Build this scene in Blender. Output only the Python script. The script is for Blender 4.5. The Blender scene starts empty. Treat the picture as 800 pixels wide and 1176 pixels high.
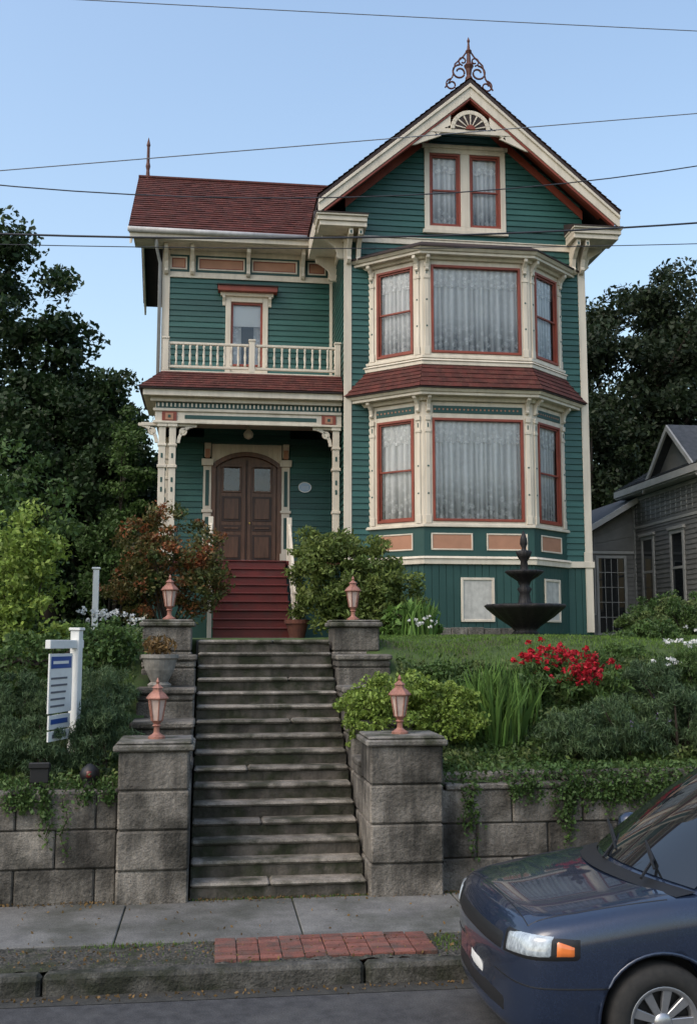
import bpy, bmesh, math, random
import numpy as np
from mathutils import Vector, Matrix
from mathutils.bvhtree import BVHTree
random.seed(7); rng=np.random.default_rng(7)
scene=bpy.context.scene
PI=math.pi

# ------------------------------------------------------------------ helpers
def link(o,p=None):
    scene.collection.objects.link(o)
    if p is not None: o.parent=p
    return o
def empty(name,loc=(0,0,0),rot=0.0):
    o=bpy.data.objects.new(name,None); o.location=loc; o.rotation_euler=(0,0,rot); o.empty_display_size=.2
    return link(o)

def M(name,c1,c2=None,scale=4,rough=.7,bump=0.0,bscale=40,island=0.0,metal=0.0,spec=.4,trans=0.0,
      stretch=(1,1,1),c3=None,s3=1.2,t3=(.5,.65),coat=0.0,bdist=.01,lohi=(.35,.65),streak=0.0,speck=0.0):
    m=bpy.data.materials.new(name); m.use_nodes=True
    nt=m.node_tree; N=nt.nodes; L=nt.links
    b=N['Principled BSDF']; out=N['Material Output']
    b.inputs['Roughness'].default_value=rough; b.inputs['Metallic'].default_value=metal
    b.inputs['Specular IOR Level'].default_value=spec
    if coat: b.inputs['Coat Weight'].default_value=coat; b.inputs['Coat Roughness'].default_value=.03
    tc=N.new('ShaderNodeTexCoord'); mp=N.new('ShaderNodeMapping'); mp.inputs['Scale'].default_value=stretch
    L.new(tc.outputs['Object'],mp.inputs['Vector'])
    rgb=N.new('ShaderNodeRGB'); rgb.outputs[0].default_value=(*c1,1); col=rgb.outputs[0]
    def noise(s,d=6,vec=mp):
        n=N.new('ShaderNodeTexNoise'); n.inputs['Scale'].default_value=s; n.inputs['Detail'].default_value=d
        n.inputs['Roughness'].default_value=.6; L.new(vec.outputs[0],n.inputs['Vector']); return n
    def mix(fac,a,bb,mode='MIX'):
        x=N.new('ShaderNodeMix'); x.data_type='RGBA'; x.blend_type=mode
        if isinstance(fac,float): x.inputs[0].default_value=fac
        else: L.new(fac,x.inputs[0])
        for s,v in ((6,a),(7,bb)):
            if isinstance(v,tuple): x.inputs[s].default_value=(*v,1)
            else: L.new(v,x.inputs[s])
        return x.outputs[2]
    def rmp(v,lo,hi,a=0.0,bb=1.0):
        r=N.new('ShaderNodeMapRange'); r.inputs[1].default_value=lo; r.inputs[2].default_value=hi
        r.inputs[3].default_value=a; r.inputs[4].default_value=bb; L.new(v,r.inputs[0]); return r.outputs[0]
    def grey(v):
        cb=N.new('ShaderNodeCombineColor')
        for i in range(3): L.new(v,cb.inputs[i])
        return cb.outputs[0]
    if c2:
        n=noise(scale); col=mix(rmp(n.outputs[0],*lohi),col,c2)
    if c3:
        n=noise(s3,8); col=mix(rmp(n.outputs[0],*t3),col,c3)
    if streak:
        mp2=N.new('ShaderNodeMapping'); mp2.inputs['Scale'].default_value=(7,7,.8); L.new(tc.outputs['Object'],mp2.inputs['Vector'])
        n=noise(1.0,7,mp2); col=mix(1.0,col,grey(rmp(n.outputs[0],.42,.68,1.0,1-streak)),'MULTIPLY')
    if speck:
        n=noise(90,3); col=mix(1.0,col,grey(rmp(n.outputs[0],.35,.65,1-speck,1+speck)),'MULTIPLY')
    if island:
        g=N.new('ShaderNodeNewGeometry'); v=rmp(g.outputs['Random Per Island'],0,1,1-island,1+island)
        col=mix(1.0,col,grey(v),'MULTIPLY')
    L.new(col,b.inputs['Base Color'])
    if bump:
        n=noise(bscale,5); bp=N.new('ShaderNodeBump'); bp.inputs['Strength'].default_value=bump; bp.inputs['Distance'].default_value=bdist
        L.new(n.outputs[0],bp.inputs['Height']); L.new(bp.outputs[0],b.inputs['Normal'])
    if trans:
        t=N.new('ShaderNodeBsdfTranslucent'); L.new(col,t.inputs[0])
        ms=N.new('ShaderNodeMixShader'); ms.inputs[0].default_value=trans
        L.new(b.outputs[0],ms.inputs[1]); L.new(t.outputs[0],ms.inputs[2]); L.new(ms.outputs[0],out.inputs[0])
    return m

# materials
teal=M('teal_paint',(.019,.076,.064),(.028,.098,.083),3,.42,.25,60,.19,c3=(.015,.054,.046),s3=.7,t3=(.5,.8),stretch=(.5,.5,3))
tealdk=M('teal_trim',(.017,.060,.053),(.022,.07,.062),3,rough=.5)
cream=M('cream_paint',(.68,.61,.50),(.60,.53,.43),2.5,.5,.1,30,.05,c3=(.38,.33,.26),s3=3.5,t3=(.6,.95),stretch=(1,1,.4),streak=.16)
rust=M('rust_paint',(.25,.055,.032),(.19,.042,.026),4,.5,.1,30,.08)
redstep=M('red_porch_paint',(.125,.017,.014),(.085,.013,.011),3,.5,.2,20,.15,c3=(.075,.03,.025),s3=5,t3=(.52,.8))
tan=M('tan_panel',(.42,.21,.13),(.36,.18,.11),4,.6)
shingle=M('red_roof_shingle',(.105,.024,.018),(.055,.017,.014),6,.85,.8,60,.22,c3=(.13,.045,.03),s3=12,t3=(.5,.7),bdist=.02)
darkroof=M('roof_edge_dark',(.03,.022,.022),(.045,.03,.028),6,.8)
wood=M('oak_door',(.135,.062,.034),(.075,.033,.018),3,.38,.2,30,.12,stretch=(6,6,.8))
woodd=M('oak_door_dark',(.05,.022,.014),(.03,.014,.01),3,.45)
stone=M('stone_block',(.245,.222,.19),(.12,.108,.092),3.2,.92,.9,28,.34,c3=(.04,.037,.03),s3=1.9,t3=(.44,.66),bdist=.03,streak=.6,speck=.25)
capstone=M('stone_cap',(.22,.205,.18),(.11,.10,.09),5,.92,.8,30,.12,c3=(.045,.047,.028),s3=3,t3=(.43,.62),bdist=.02,streak=.35,speck=.2)
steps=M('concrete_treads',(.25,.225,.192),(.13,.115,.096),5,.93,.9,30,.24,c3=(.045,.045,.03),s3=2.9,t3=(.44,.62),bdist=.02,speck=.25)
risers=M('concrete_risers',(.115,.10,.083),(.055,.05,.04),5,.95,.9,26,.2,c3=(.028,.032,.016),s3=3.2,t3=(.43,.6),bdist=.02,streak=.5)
concrete=M('sidewalk_concrete',(.175,.172,.162),(.11,.108,.103),3,.92,.6,60,.12,c3=(.06,.062,.05),s3=1.3,t3=(.46,.68),speck=.25)
asphalt=M('asphalt',(.068,.068,.07),(.038,.038,.04),9,.85,.8,140,c3=(.095,.093,.09),s3=1.1,t3=(.5,.75),speck=.35)
kerbm=M('kerb_concrete',(.14,.133,.118),(.06,.058,.05),8,.93,.9,40,.18,c3=(.03,.033,.02),s3=3,t3=(.45,.62),bdist=.03,streak=.5,speck=.25)
verge=M('mossy_gravel',(.15,.138,.118),(.05,.05,.042),45,.95,1,90,c3=(.05,.055,.03),s3=4,t3=(.48,.62),bdist=.04,lohi=(.42,.58),speck=.4)
brickm=M('paving_brick',(.20,.075,.056),(.13,.055,.043),12,.9,.7,60,.3,c3=(.08,.065,.055),s3=5,t3=(.46,.70),speck=.2)
soil=M('soil_and_turf',(.055,.09,.022),(.04,.065,.018),6,.95,.8,40,c3=(.055,.045,.025),s3=1.3,t3=(.52,.68))
groundm=M('ground_far',(.05,.07,.03),(.04,.05,.025),.5,.95)
copper=M('lantern_copper',(.38,.18,.135),(.24,.11,.08),20,.5,.3,60,metal=.25)
frost=M('lantern_glass',(.58,.44,.38),(.45,.34,.29),10,.25)
iron=M('dark_iron',(.010,.009,.010),(.018,.016,.016),20,.5,.5,60,spec=.3)
rustiron=M('finial_iron',(.12,.042,.03),(.07,.025,.02),20,.6)
white=M('white_paint',(.74,.74,.72),(.66,.66,.64),5,.5)
bluesign=M('blue_sign_paint',(.03,.08,.28),None,rough=.4)
signink=M('sign_ink',(.12,.12,.14),None,rough=.6)
plaqueb=M('plaque_blue',(.36,.50,.66),(.3,.42,.58),9,.4)
terra=M('terracotta',(.15,.055,.035),(.10,.04,.03),10,.85)
urnm=M('cast_stone_urn',(.30,.28,.25),(.17,.16,.14),8,.9,.5,40,streak=.3)
greyh=M('grey_clapboard',(.19,.185,.175),(.15,.147,.14),3,.7,.1,30,.08)
greyr=M('grey_roof',(.075,.08,.09),(.05,.055,.06),9,.9,.5,60,.15)
greyt=M('offwhite_trim',(.42,.41,.39),(.34,.33,.31),3,.6)
bark=M('bark',(.05,.038,.028),(.028,.02,.015),6,.95,.9,20,stretch=(1,1,.3))
polem=M('utility_pole_wood',(.09,.065,.045),(.05,.038,.03),5,.9,.5,30,stretch=(3,3,.3))
wirem=M('wire_rubber',(.03,.03,.035),None,rough=.5)
wiregrey=M('wire_aluminium',(.16,.17,.19),None,rough=.5)
blackp=M('black_plastic',(.012,.012,.013),None,rough=.5)
carp=M('dark_blue_metallic_paint',(.016,.026,.054),(.021,.033,.066),60,.26,metal=.3,coat=1.0,c3=(.022,.03,.052),s3=2,t3=(.5,.8))
cglass=M('tinted_car_glass',(.012,.014,.016),None,rough=.03,spec=.9)
tyre=M('tyre_rubber',(.018,.018,.018),(.028,.027,.026),20,.85)
alloy=M('alloy_silver',(.42,.43,.45),(.36,.37,.39),20,.3,metal=.75)
lens=M('headlamp_lens',(.50,.56,.60),(.22,.25,.28),22,.08,spec=.8,coat=1.0,stretch=(1,3,1))
amber=M('amber_lens',(.70,.18,.04),None,rough=.12,coat=1.0)
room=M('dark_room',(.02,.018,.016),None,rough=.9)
def leafm(n,a,b,c3=None,island=.45,tr=.25,s=1.0,t3=(.5,.62)):
    return M(n,a,b,s,.55,island=island,trans=tr,c3=c3,s3=2.5,t3=t3,spec=.3)
lf_dark=leafm('leaf_dark',(.018,.038,.013),(.034,.062,.02),s=.7)
lf_dark2=leafm('leaf_dark_right',(.016,.028,.012),(.028,.043,.016),s=.6)
lf_mid=leafm('leaf_mid',(.05,.095,.025),(.08,.135,.035))
lf_low=leafm('leaf_bed_mixed',(.045,.085,.022),(.075,.12,.03),c3=(.12,.15,.05),s=3)
lf_bright=leafm('leaf_yellowgreen',(.16,.235,.042),(.22,.295,.058))
lf_red=leafm('leaf_red_maple',(.06,.10,.028),(.12,.095,.03),c3=(.27,.085,.035),s=2.2,t3=(.50,.62))
lf_rhod=leafm('leaf_rhododendron',(.085,.13,.03),(.16,.20,.05),s=2)
lf_spiky=leafm('leaf_rosemary',(.055,.095,.045),(.09,.14,.058),s=2)
lf_iris=leafm('leaf_iris',(.08,.16,.035),(.12,.21,.045),s=3)
lf_grass=leafm('grass_blade',(.12,.20,.038),(.085,.15,.028),s=2)
fl_red=leafm('petal_red',(.50,.015,.028),(.36,.018,.03),island=.4)
fl_white=leafm('petal_white',(.75,.75,.70),(.65,.65,.65),island=.15)
fl_lav=leafm('petal_lavender',(.25,.19,.38),(.2,.15,.3),island=.3)
lf_dry=leafm('leaf_dry',(.20,.12,.045),(.14,.09,.035))

def glass_mat():
    m=bpy.data.materials.new('window_glass'); m.use_nodes=True; nt=m.node_tree; N=nt.nodes; L=nt.links
    N.remove(N['Principled BSDF']); out=N['Material Output']
    g=N.new('ShaderNodeBsdfGlossy'); g.inputs['Roughness'].default_value=.01; g.inputs[0].default_value=(.9,.95,1,1)
    t=N.new('ShaderNodeBsdfTransparent'); t.inputs[0].default_value=(.96,.97,.98,1)
    f=N.new('ShaderNodeFresnel'); f.inputs[0].default_value=1.45
    n=N.new('ShaderNodeTexNoise'); n.inputs['Scale'].default_value=1.6; tc=N.new('ShaderNodeTexCoord'); L.new(tc.outputs['Object'],n.inputs['Vector'])
    bp=N.new('ShaderNodeBump'); bp.inputs['Strength'].default_value=.12; bp.inputs['Distance'].default_value=.05
    L.new(n.outputs[0],bp.inputs['Height']); L.new(bp.outputs[0],g.inputs['Normal'])
    mx=N.new('ShaderNodeMixShader'); L.new(f.outputs[0],mx.inputs[0]); L.new(t.outputs[0],mx.inputs[1]); L.new(g.outputs[0],mx.inputs[2])
    L.new(mx.outputs[0],out.inputs[0]); return m
glass=glass_mat()
def lace_mat(name,hi,lo,sc,tfold,tpat):
    # sheer cloth: pleat shading put into opacity and tint, crests paler; open-work lace pattern
    m=bpy.data.materials.new(name); m.use_nodes=True; nt=m.node_tree; N=nt.nodes; L=nt.links
    b=N['Principled BSDF']; b.inputs['Roughness'].default_value=.9; out=N['Material Output']
    b.inputs['Specular IOR Level'].default_value=.1
    at=N.new('ShaderNodeAttribute'); at.attribute_name='fold'; ap=N.new('ShaderNodeAttribute'); ap.attribute_name='pat'
    tc=N.new('ShaderNodeTexCoord')
    v=N.new('ShaderNodeTexVoronoi'); v.inputs['Scale'].default_value=sc; L.new(tc.outputs['Object'],v.inputs['Vector'])
    v2=N.new('ShaderNodeTexVoronoi'); v2.inputs['Scale'].default_value=sc*2.7; L.new(tc.outputs['Object'],v2.inputs['Vector'])
    def math_(op,a,b_):
        x=N.new('ShaderNodeMath'); x.operation=op; x.use_clamp=True
        for i,q in enumerate((a,b_)):
            if isinstance(q,(int,float)): x.inputs[i].default_value=q
            else: L.new(q,x.inputs[i])
        return x.outputs[0]
    def rm(q,a,bb,c,d):
        r=N.new('ShaderNodeMapRange'); r.inputs[1].default_value=a; r.inputs[2].default_value=bb; r.inputs[3].default_value=c; r.inputs[4].default_value=d; L.new(q,r.inputs[0]); return r.outputs[0]
    p1=rm(v.outputs[0],.28,.5,0,1); p2=rm(v2.outputs[0],.3,.5,0,1)
    pt=math_('MULTIPLY',math_('MAXIMUM',p1,math_('MULTIPLY',p2,.7)),ap.outputs['Fac'])
    thin=math_('SUBTRACT',1.0,at.outputs['Fac'])
    tr=math_('ADD',math_('MULTIPLY',thin,tfold),math_('MULTIPLY',pt,tpat))
    cm=N.new('ShaderNodeMix'); cm.data_type='RGBA'; cm.inputs[6].default_value=(*hi,1); cm.inputs[7].default_value=(*lo,1); L.new(tr,cm.inputs[0]); L.new(cm.outputs[2],b.inputs['Base Color'])
    t=N.new('ShaderNodeBsdfTransparent'); ms=N.new('ShaderNodeMixShader')
    L.new(tr,ms.inputs[0]); L.new(b.outputs[0],ms.inputs[1]); L.new(t.outputs[0],ms.inputs[2]); L.new(ms.outputs[0],out.inputs[0])
    return m
lace=lace_mat('sheer_curtain',(.93,.91,.88),(.80,.79,.78),8,.50,.42)
lace2=lace_mat('lace_valance',(.94,.92,.88),(.82,.80,.78),10,.30,.50)

class MB:
    def __init__(s,name,mat,parent=None,bevel=0,smooth=False,recalc=True):
        s.n=name;s.m=mat;s.p=parent;s.v=[];s.f=[];s.b=bevel;s.s=smooth;s.r=recalc;s.att={}
    def add(s,pts,faces):
        k=len(s.v); s.v+= [tuple(p) for p in pts]; s.f+=[tuple(i+k for i in f) for f in faces]
    def box(s,x0,x1,y0,y1,z0,z1):
        s.add([(x0,y0,z0),(x1,y0,z0),(x1,y1,z0),(x0,y1,z0),(x0,y0,z1),(x1,y0,z1),(x1,y1,z1),(x0,y1,z1)],
              [(0,1,2,3),(4,5,6,7),(0,1,5,4),(1,2,6,5),(2,3,7,6),(3,0,4,7)])
    def prism(s,A,B):
        n=len(A); s.add(list(A)+list(B),[tuple(range(n)),tuple(range(2*n-1,n-1,-1))]+[(i,(i+1)%n,n+(i+1)%n,n+i) for i in range(n)])
    def fb(s,F,u0,u1,z0,z1,d0,d1):
        p=lambda u,d,z:(F[0]+u*F[2]+d*F[3],F[1]+u*F[3]-d*F[2],z)
        A=[p(u0,d0,z0),p(u1,d0,z0),p(u1,d0,z1),p(u0,d0,z1)]; B=[p(u0,d1,z0),p(u1,d1,z0),p(u1,d1,z1),p(u0,d1,z1)]
        s.prism(A,B)
    def fpoly(s,F,poly,d0,d1):
        p=lambda u,d,z:(F[0]+u*F[2]+d*F[3],F[1]+u*F[3]-d*F[2],z)
        s.prism([p(u,d0,z) for u,z in poly],[p(u,d1,z) for u,z in poly])
    def fside(s,F,u0,u1,poly):
        p=lambda u,d,z:(F[0]+u*F[2]+d*F[3],F[1]+u*F[3]-d*F[2],z)
        s.prism([p(u0,d,z) for d,z in poly],[p(u1,d,z) for d,z in poly])
    def ring(s,F,u0,u1,z0,z1,t,d0,d1):
        s.fb(F,u0,u0+t,z0,z1,d0,d1); s.fb(F,u1-t,u1,z0,z1,d0,d1)
        s.fb(F,u0+t,u1-t,z0,z0+t,d0,d1); s.fb(F,u0+t,u1-t,z1-t,z1,d0,d1)
    def courses(s,A,B,C,D,h,lift=.02,split=0):
        A,B,C,D=[Vector(q) for q in (A,B,C,D)]
        n=max(1,round((D-A).length/h)); Nn=(B-A).cross(D-A).normalized()
        for i in range(n):
            t0=i/n;t1=(i+1)/n
            a=A.lerp(D,t0);d=A.lerp(D,t1);b=B.lerp(C,t0);c=B.lerp(C,t1)
            if split:
                w=(b-a).length; k=max(1,int(w/split)); cuts=[0]+sorted(min(.999,max(.001,(j+.5*(i%2)+random.uniform(-.18,.18))/k)) for j in range(1,k))+[1]
            else: cuts=[0,1]
            for q0,q1 in zip(cuts[:-1],cuts[1:]):
                if q1-q0<1e-4: continue
                a1=a.lerp(b,q0);b1=a.lerp(b,q1);d1=d.lerp(c,q0);c1=d.lerp(c,q1)
                l_=lift*(random.uniform(.8,1.25) if split else 1)
                s.add([a1,b1,b1+Nn*l_,a1+Nn*l_,c1+Nn*.002,d1+Nn*.002],[(0,1,2,3),(3,2,4,5)])
    def lathe(s,cx,cy,z0,prof,seg=20,flute=0,fa=0.0):
        k=[]
        for r,z in prof:
            k.append([(cx+r*(1+(fa*math.cos(flute*2*PI*j/seg) if flute else 0))*math.cos(2*PI*j/seg),cy+r*(1+(fa*math.cos(flute*2*PI*j/seg) if flute else 0))*math.sin(2*PI*j/seg),z0+z) for j in range(seg)])
        pts=[q for ring in k for q in ring]; fs=[]
        for i in range(len(prof)-1):
            for j in range(seg):
                fs.append((i*seg+j,i*seg+(j+1)%seg,(i+1)*seg+(j+1)%seg,(i+1)*seg+j))
        fs.append(tuple(range(seg))); fs.append(tuple(range((len(prof)-1)*seg,len(prof)*seg)))
        s.add(pts,fs)
    def tube(s,pts,r,seg=6):
        pts=[Vector(p) for p in pts]; n=len(pts); rs=r if isinstance(r,(list,tuple)) else [r]*n
        allp=[]
        for i,p in enumerate(pts):
            t=(pts[min(i+1,n-1)]-pts[max(i-1,0)]).normalized()
            a=Vector((0,0,1)) if abs(t.z)<.9 else Vector((1,0,0))
            x=t.cross(a).normalized(); y=t.cross(x)
            allp+=[p+(x*math.cos(2*PI*j/seg)+y*math.sin(2*PI*j/seg))*rs[i] for j in range(seg)]
        fs=[(i*seg+j,i*seg+(j+1)%seg,(i+1)*seg+(j+1)%seg,(i+1)*seg+j) for i in range(n-1) for j in range(seg)]
        fs+=[tuple(range(seg)),tuple(range((n-1)*seg,n*seg))]
        s.add(allp,fs)
    def done(s):
        if not s.v: return None
        me=bpy.data.meshes.new(s.n); me.from_pydata(s.v,[],s.f); 
        if s.r:
            bm=bmesh.new(); bm.from_mesh(me); bmesh.ops.recalc_face_normals(bm,faces=bm.faces); bm.to_mesh(me); bm.free()
        if s.s:
            me.polygons.foreach_set('use_smooth',[True]*len(me.polygons))
        for nm,dct in s.att.items():
            at=me.attributes.new(nm,'FLOAT','POINT'); vals=[dct.get(i,1.0) for i in range(len(me.vertices))]; at.data.foreach_set('value',vals)
        me.materials.append(s.m); me.update()
        o=bpy.data.objects.new(s.n,me); link(o,s.p)
        if s.b:
            bv=o.modifiers.new('bevel','BEVEL'); bv.width=s.b; bv.segments=1; bv.limit_method='ANGLE'
        return o

def quadobj(name,V,mat,parent=None,nv=4):
    n=len(V)//nv
    me=bpy.data.meshes.new(name); me.vertices.add(len(V)); me.vertices.foreach_set('co',V.astype(np.float32).ravel())
    me.loops.add(len(V)); me.loops.foreach_set('vertex_index',np.arange(len(V),dtype=np.int32))
    me.polygons.add(n); me.polygons.foreach_set('loop_start',np.arange(0,len(V),nv,dtype=np.int32))
    me.materials.append(mat); me.update(calc_edges=True); me.validate()
    return link(bpy.data.objects.new(name,me),parent)
def leafverts(P,L,asp=.5,up=0.0,jit=.4):
    n=len(P); d=rng.normal(size=(n,3)); d[:,2]+=up; d/=np.linalg.norm(d,axis=1)[:,None]
    e=rng.normal(size=(n,3)); s=np.cross(d,e); s/=np.linalg.norm(s,axis=1)[:,None]
    l=(L*(1+jit*(rng.random(n)*2-1)))[:,None]
    nn=np.cross(d,s)
    V=np.stack([P-d*l*.5,P+s*l*asp*.5+nn*l*.06,P+d*l*.5,P-s*l*asp*.5+nn*l*.06],1)
    return V.reshape(-1,3)
def ell(n,c,r,shell=.5):
    d=rng.normal(size=(n,3)); d/=np.linalg.norm(d,axis=1)[:,None]
    q=rng.random(n)**(shell)
    return np.array(c)+d*q[:,None]*np.array(r)
def clumpcloud(blobs,nclump,nleaf,cr,shell=.35):
    out=[]; cs=[]
    w=np.array([b[1][0]*b[1][1]*b[1][2] for b in blobs])**(2/3); w/=w.sum()
    for i in range(nclump):
        b=blobs[rng.choice(len(blobs),p=w)]
        c=ell(1,b[0],b[1],shell)[0]; cs.append(c); r=cr*(.6+.8*rng.random())
        out.append(ell(nleaf,c,(r,r,r*.7),.45))
    return np.concatenate(out),cs
def tree(name,base,trunkh,blobs,nclump,nleaf,cr,L,mat,tr=.25,asp=.55,limbs=14):
    e=empty(name)
    P,cs=clumpcloud(blobs,nclump,nleaf,cr)
    quadobj('foliage',leafverts(P,L,asp),mat,e)
    t=MB('trunk_and_limbs',bark,e,smooth=True)
    b=Vector(base); top=b+Vector((.2,.1,trunkh)); cen=Vector(blobs[0][0])
    t.tube([b,b+Vector((.05,0,trunkh*.4)),top,top.lerp(cen,.6),cen],[tr*1.3,tr,tr*.8,tr*.55,tr*.25],9)
    for c in random.sample(cs,min(limbs,len(cs))):
        c=Vector(c); s=top.lerp(cen,random.random()*.8); m=s.lerp(c,.5)+Vector((0,0,.3))
        t.tube([s,m,c],[tr*.4,tr*.22,tr*.08],6)
    t.done(); return e
def shrub(name,base,blobs,nclump,nleaf,cr,L,mat,asp=.5,up=0,stems=9,shell=.35,flowers=None):
    e=empty(name); P,cs=clumpcloud(blobs,nclump,nleaf,cr,shell)
    quadobj('foliage',leafverts(P,L,asp,up),mat,e)
    t=MB('stems',bark,e)
    b=Vector(base)
    for c in random.sample(cs,min(stems,len(cs))):
        c=Vector(c); q=b+Vector((random.uniform(-.1,.1),random.uniform(-.1,.1),0))
        t.tube([q,q.lerp(c,.5)+Vector((0,0,.08)),c],[.02,.013,.005],5)
    t.done()
    if flowers:
        m_,n_,L_=flowers
        P2=np.concatenate([ell(8,cs[i]+np.array([0,0,.08]),(.03,.03,.06),.6) for i in rng.choice(len(cs),n_)])
        quadobj('flowers',leafverts(P2,L_,.8),m_,e)
    return e

# ------------------------------------------------------------------ terrain, road, pavement
def hgt(x,y):
    s=min(1,max(0,(y-10.7)/3.6)); s=s*s*(3-2*s)
    z=1.12+1.50*s
    if x>2.3: z+=.04*math.sin(x*1.3+y)
    if -.55<x<1.9 and y<14.0: z=.05
    if y>30: z+=(y-30)*.03
    return z
def grid_ground():
    xs=np.concatenate([np.arange(-60,-6,3.0),np.arange(-6,12,.25),np.arange(12,66,3.0)])
    ys=np.concatenate([np.arange(10.62,24,.22),np.arange(24,90,3.0)])
    v=[];f=[]
    for y in ys:
        for x in xs:
            v.append((x,y,hgt(x,y)+random.uniform(-.012,.012)))
    nx=len(xs)
    for j in range(len(ys)-1):
        for i in range(nx-1): f.append((j*nx+i,j*nx+i+1,(j+1)*nx+i+1,(j+1)*nx+i))
    me=bpy.data.meshes.new('yard_ground'); me.from_pydata(v,[],f); me.materials.append(soil)
    me.polygons.foreach_set('use_smooth',[True]*len(f)); link(bpy.data.objects.new('yard_ground',me))
grid_ground()
def sheet(name,mat,x0,x1,y0,y1,z):
    b=MB(name,mat,recalc=False); b.add([(x0,y0,z),(x1,y0,z),(x1,y1,z),(x0,y1,z)],[(0,1,2,3)]); return b.done()
sheet('ground',groundm,-500,500,-500,500,-.06)
sheet('road',asphalt,-60,66,-3.5,8.26,0)
sheet('gutter_edge',M('gutter_dirt',(.05,.048,.042),(.03,.03,.027),10,.9,.6,80,speck=.3),-60,66,8.04,8.25,.004)
k=MB('kerb',kerbm,bevel=.03)
x=-30
while x<30:
    k.box(x+.008,x+2.4-.008,8.24+random.uniform(-.008,.008),8.40,-.05,.15+random.uniform(-.006,.004)); x+=2.4
k.done()
vx=np.arange(-6,8,.045); vy=np.arange(8.40,9.03,.035)
V_=[];F_v=[]
for y in vy:
    for x in vx: V_.append((x,y,.136+random.uniform(-.011,.011)+.008*math.sin(x*3.1+y*5)))
n_x=len(vx)
for j in range(len(vy)-1):
    for i in range(n_x-1): F_v.append((j*n_x+i,j*n_x+i+1,(j+1)*n_x+i+1,(j+1)*n_x+i))
b=MB('verge',verge,recalc=False); b.add(V_,F_v); b.done()
sheet('verge',verge,-60,-6,8.40,9.03,.136); sheet('verge',verge,7.9,66,8.40,9.03,.136)
s=MB('sidewalk',concrete,bevel=.008)
x=-30.2
while x<32:
    s.box(x+.006,x+1.55-.006,9.02,10.36,-.05,.15+random.uniform(-.004,.004)); x+=1.55
s.done()
sheet('sidewalk_base',soil,-60,66,9.0,10.62,.118)
b=MB('brick_paving_patch',brickm,bevel=.004)
for j in range(6):
    for i in range(10):
        xx=.06+i*.176+(.0); yy=8.48+j*.098
        zt=.156+random.uniform(-.006,.005)
        b.box(xx+.004,xx+.172,yy+.003,yy+.095,.1,zt)
b.done()
p=MB('front_path',concrete,bevel=.01)
for i in range(4): p.box(-.2,1.5,13.95+i*1.42,13.95+i*1.42+1.41,2.3,2.60+.012*i)
p.done()

# ------------------------------------------------------------------ stone stairs, walls and pillars
e=empty('stone_stairs')
tr_=MB('treads',steps,e,bevel=.02); ri_=MB('risers',risers,e,bevel=.006)
NS=16; rise=2.45/NS; run=3.5/NS
for i in range(NS):
    y0=10.42+i*run
    ri_.box(-.17,1.53,y0+random.uniform(-.006,.006),y0+run+.06,0.0,.15+rise*(i+1)-.05)
    xs=[-.17,1.53] if i%3 else [-.17,.68+random.uniform(-.3,.3),1.53]
    for xa,xb in zip(xs[:-1],xs[1:]):
        tr_.box(xa+.003,xb-.003,y0-.035+random.uniform(-.014,.010),y0+run+.04,.15+rise*(i+1)-.048,.15+rise*(i+1)+random.uniform(-.008,.005))
tr_.done(); ri_.done()
def blockwall(mb,x0,x1,y0,y1,z0,hs,L,stag=.5):
    z=z0
    for r,h in enumerate(hs):
        x=x0-(L*stag if r%2 else 0)
        while x<x1:
            a=max(x,x0); bb=min(x+L,x1)
            if bb-a>.08:
                mb.box(a+.006,bb-.006,y0+random.uniform(-.014,.008),y1,z+.005,z+h-.005)
            x+=L
        z+=h
mortar=M('mortar',(.07,.065,.055),(.045,.042,.036),8,.95)
def stonewall(name,x0,x1,y0,zt,L):
    e=empty(name)
    w=MB('blocks',stone,e,bevel=.014)
    h=(zt-.1)/3
    blockwall(w,x0,x1,y0,y0+.26,.1,[h]*3,L); w.done()
    w=MB('mortar_core',mortar,e)
    w.box(x0,x1,y0+.035,y0+.24,.05,zt-.02); w.done()
stonewall('stone_retaining_wall',-24,-.86,10.42,1.17,.74)
stonewall('stone_retaining_wall',2.30,26,10.55,1.10,.74)
w=MB('stone_garden_edging',stone,bevel=.012)
x=2.35
while x<20:
    l=random.uniform(.28,.42); w.box(x,x+l-.01,10.76+random.uniform(-.02,.02),10.98,1.0,1.24+random.uniform(-.01,.01)); x+=l
for i in range(0,22): 
    xx=2.36+i*.8; w.box(xx,xx+.79,10.53,10.74,1.10,1.155)
w.done()
def pillar(x0,x1,y0,y1,z0,ztop,n):
    e=empty('stone_pillar')
    w=MB('blocks',stone,e,bevel=.018); h=(ztop-.09-z0)/n
    for i in range(n):
        w.box(x0+random.uniform(-.008,.008),x1+random.uniform(-.008,.008),y0+random.uniform(-.01,.008),y1,z0+i*h+.004,z0+(i+1)*h-.004)
    w.box(x0+.03,x1-.03,y0+.03,y1-.03,z0,ztop-.1)
    w.done()
    c=MB('cap',capstone,e,bevel=.02)
    c.box(x0-.045,x1+.045,y0-.045,y1+.045,ztop-.09,ztop-.03)
    c.box(x0-.02,x1+.02,y0-.02,y1+.02,ztop-.03,ztop)
    c.done()
pillar(-.86,-.19,10.28,10.95,.08,1.64,4)
pillar(1.55,2.27,10.28,10.95,.08,1.66,4)
pillar(-.86,-.25,13.55,14.15,1.5,2.86,4)
pillar(1.56,2.16,13.55,14.15,1.5,2.86,4)
c=MB('stair_cheek_wall',stone,bevel=.018)
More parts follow.
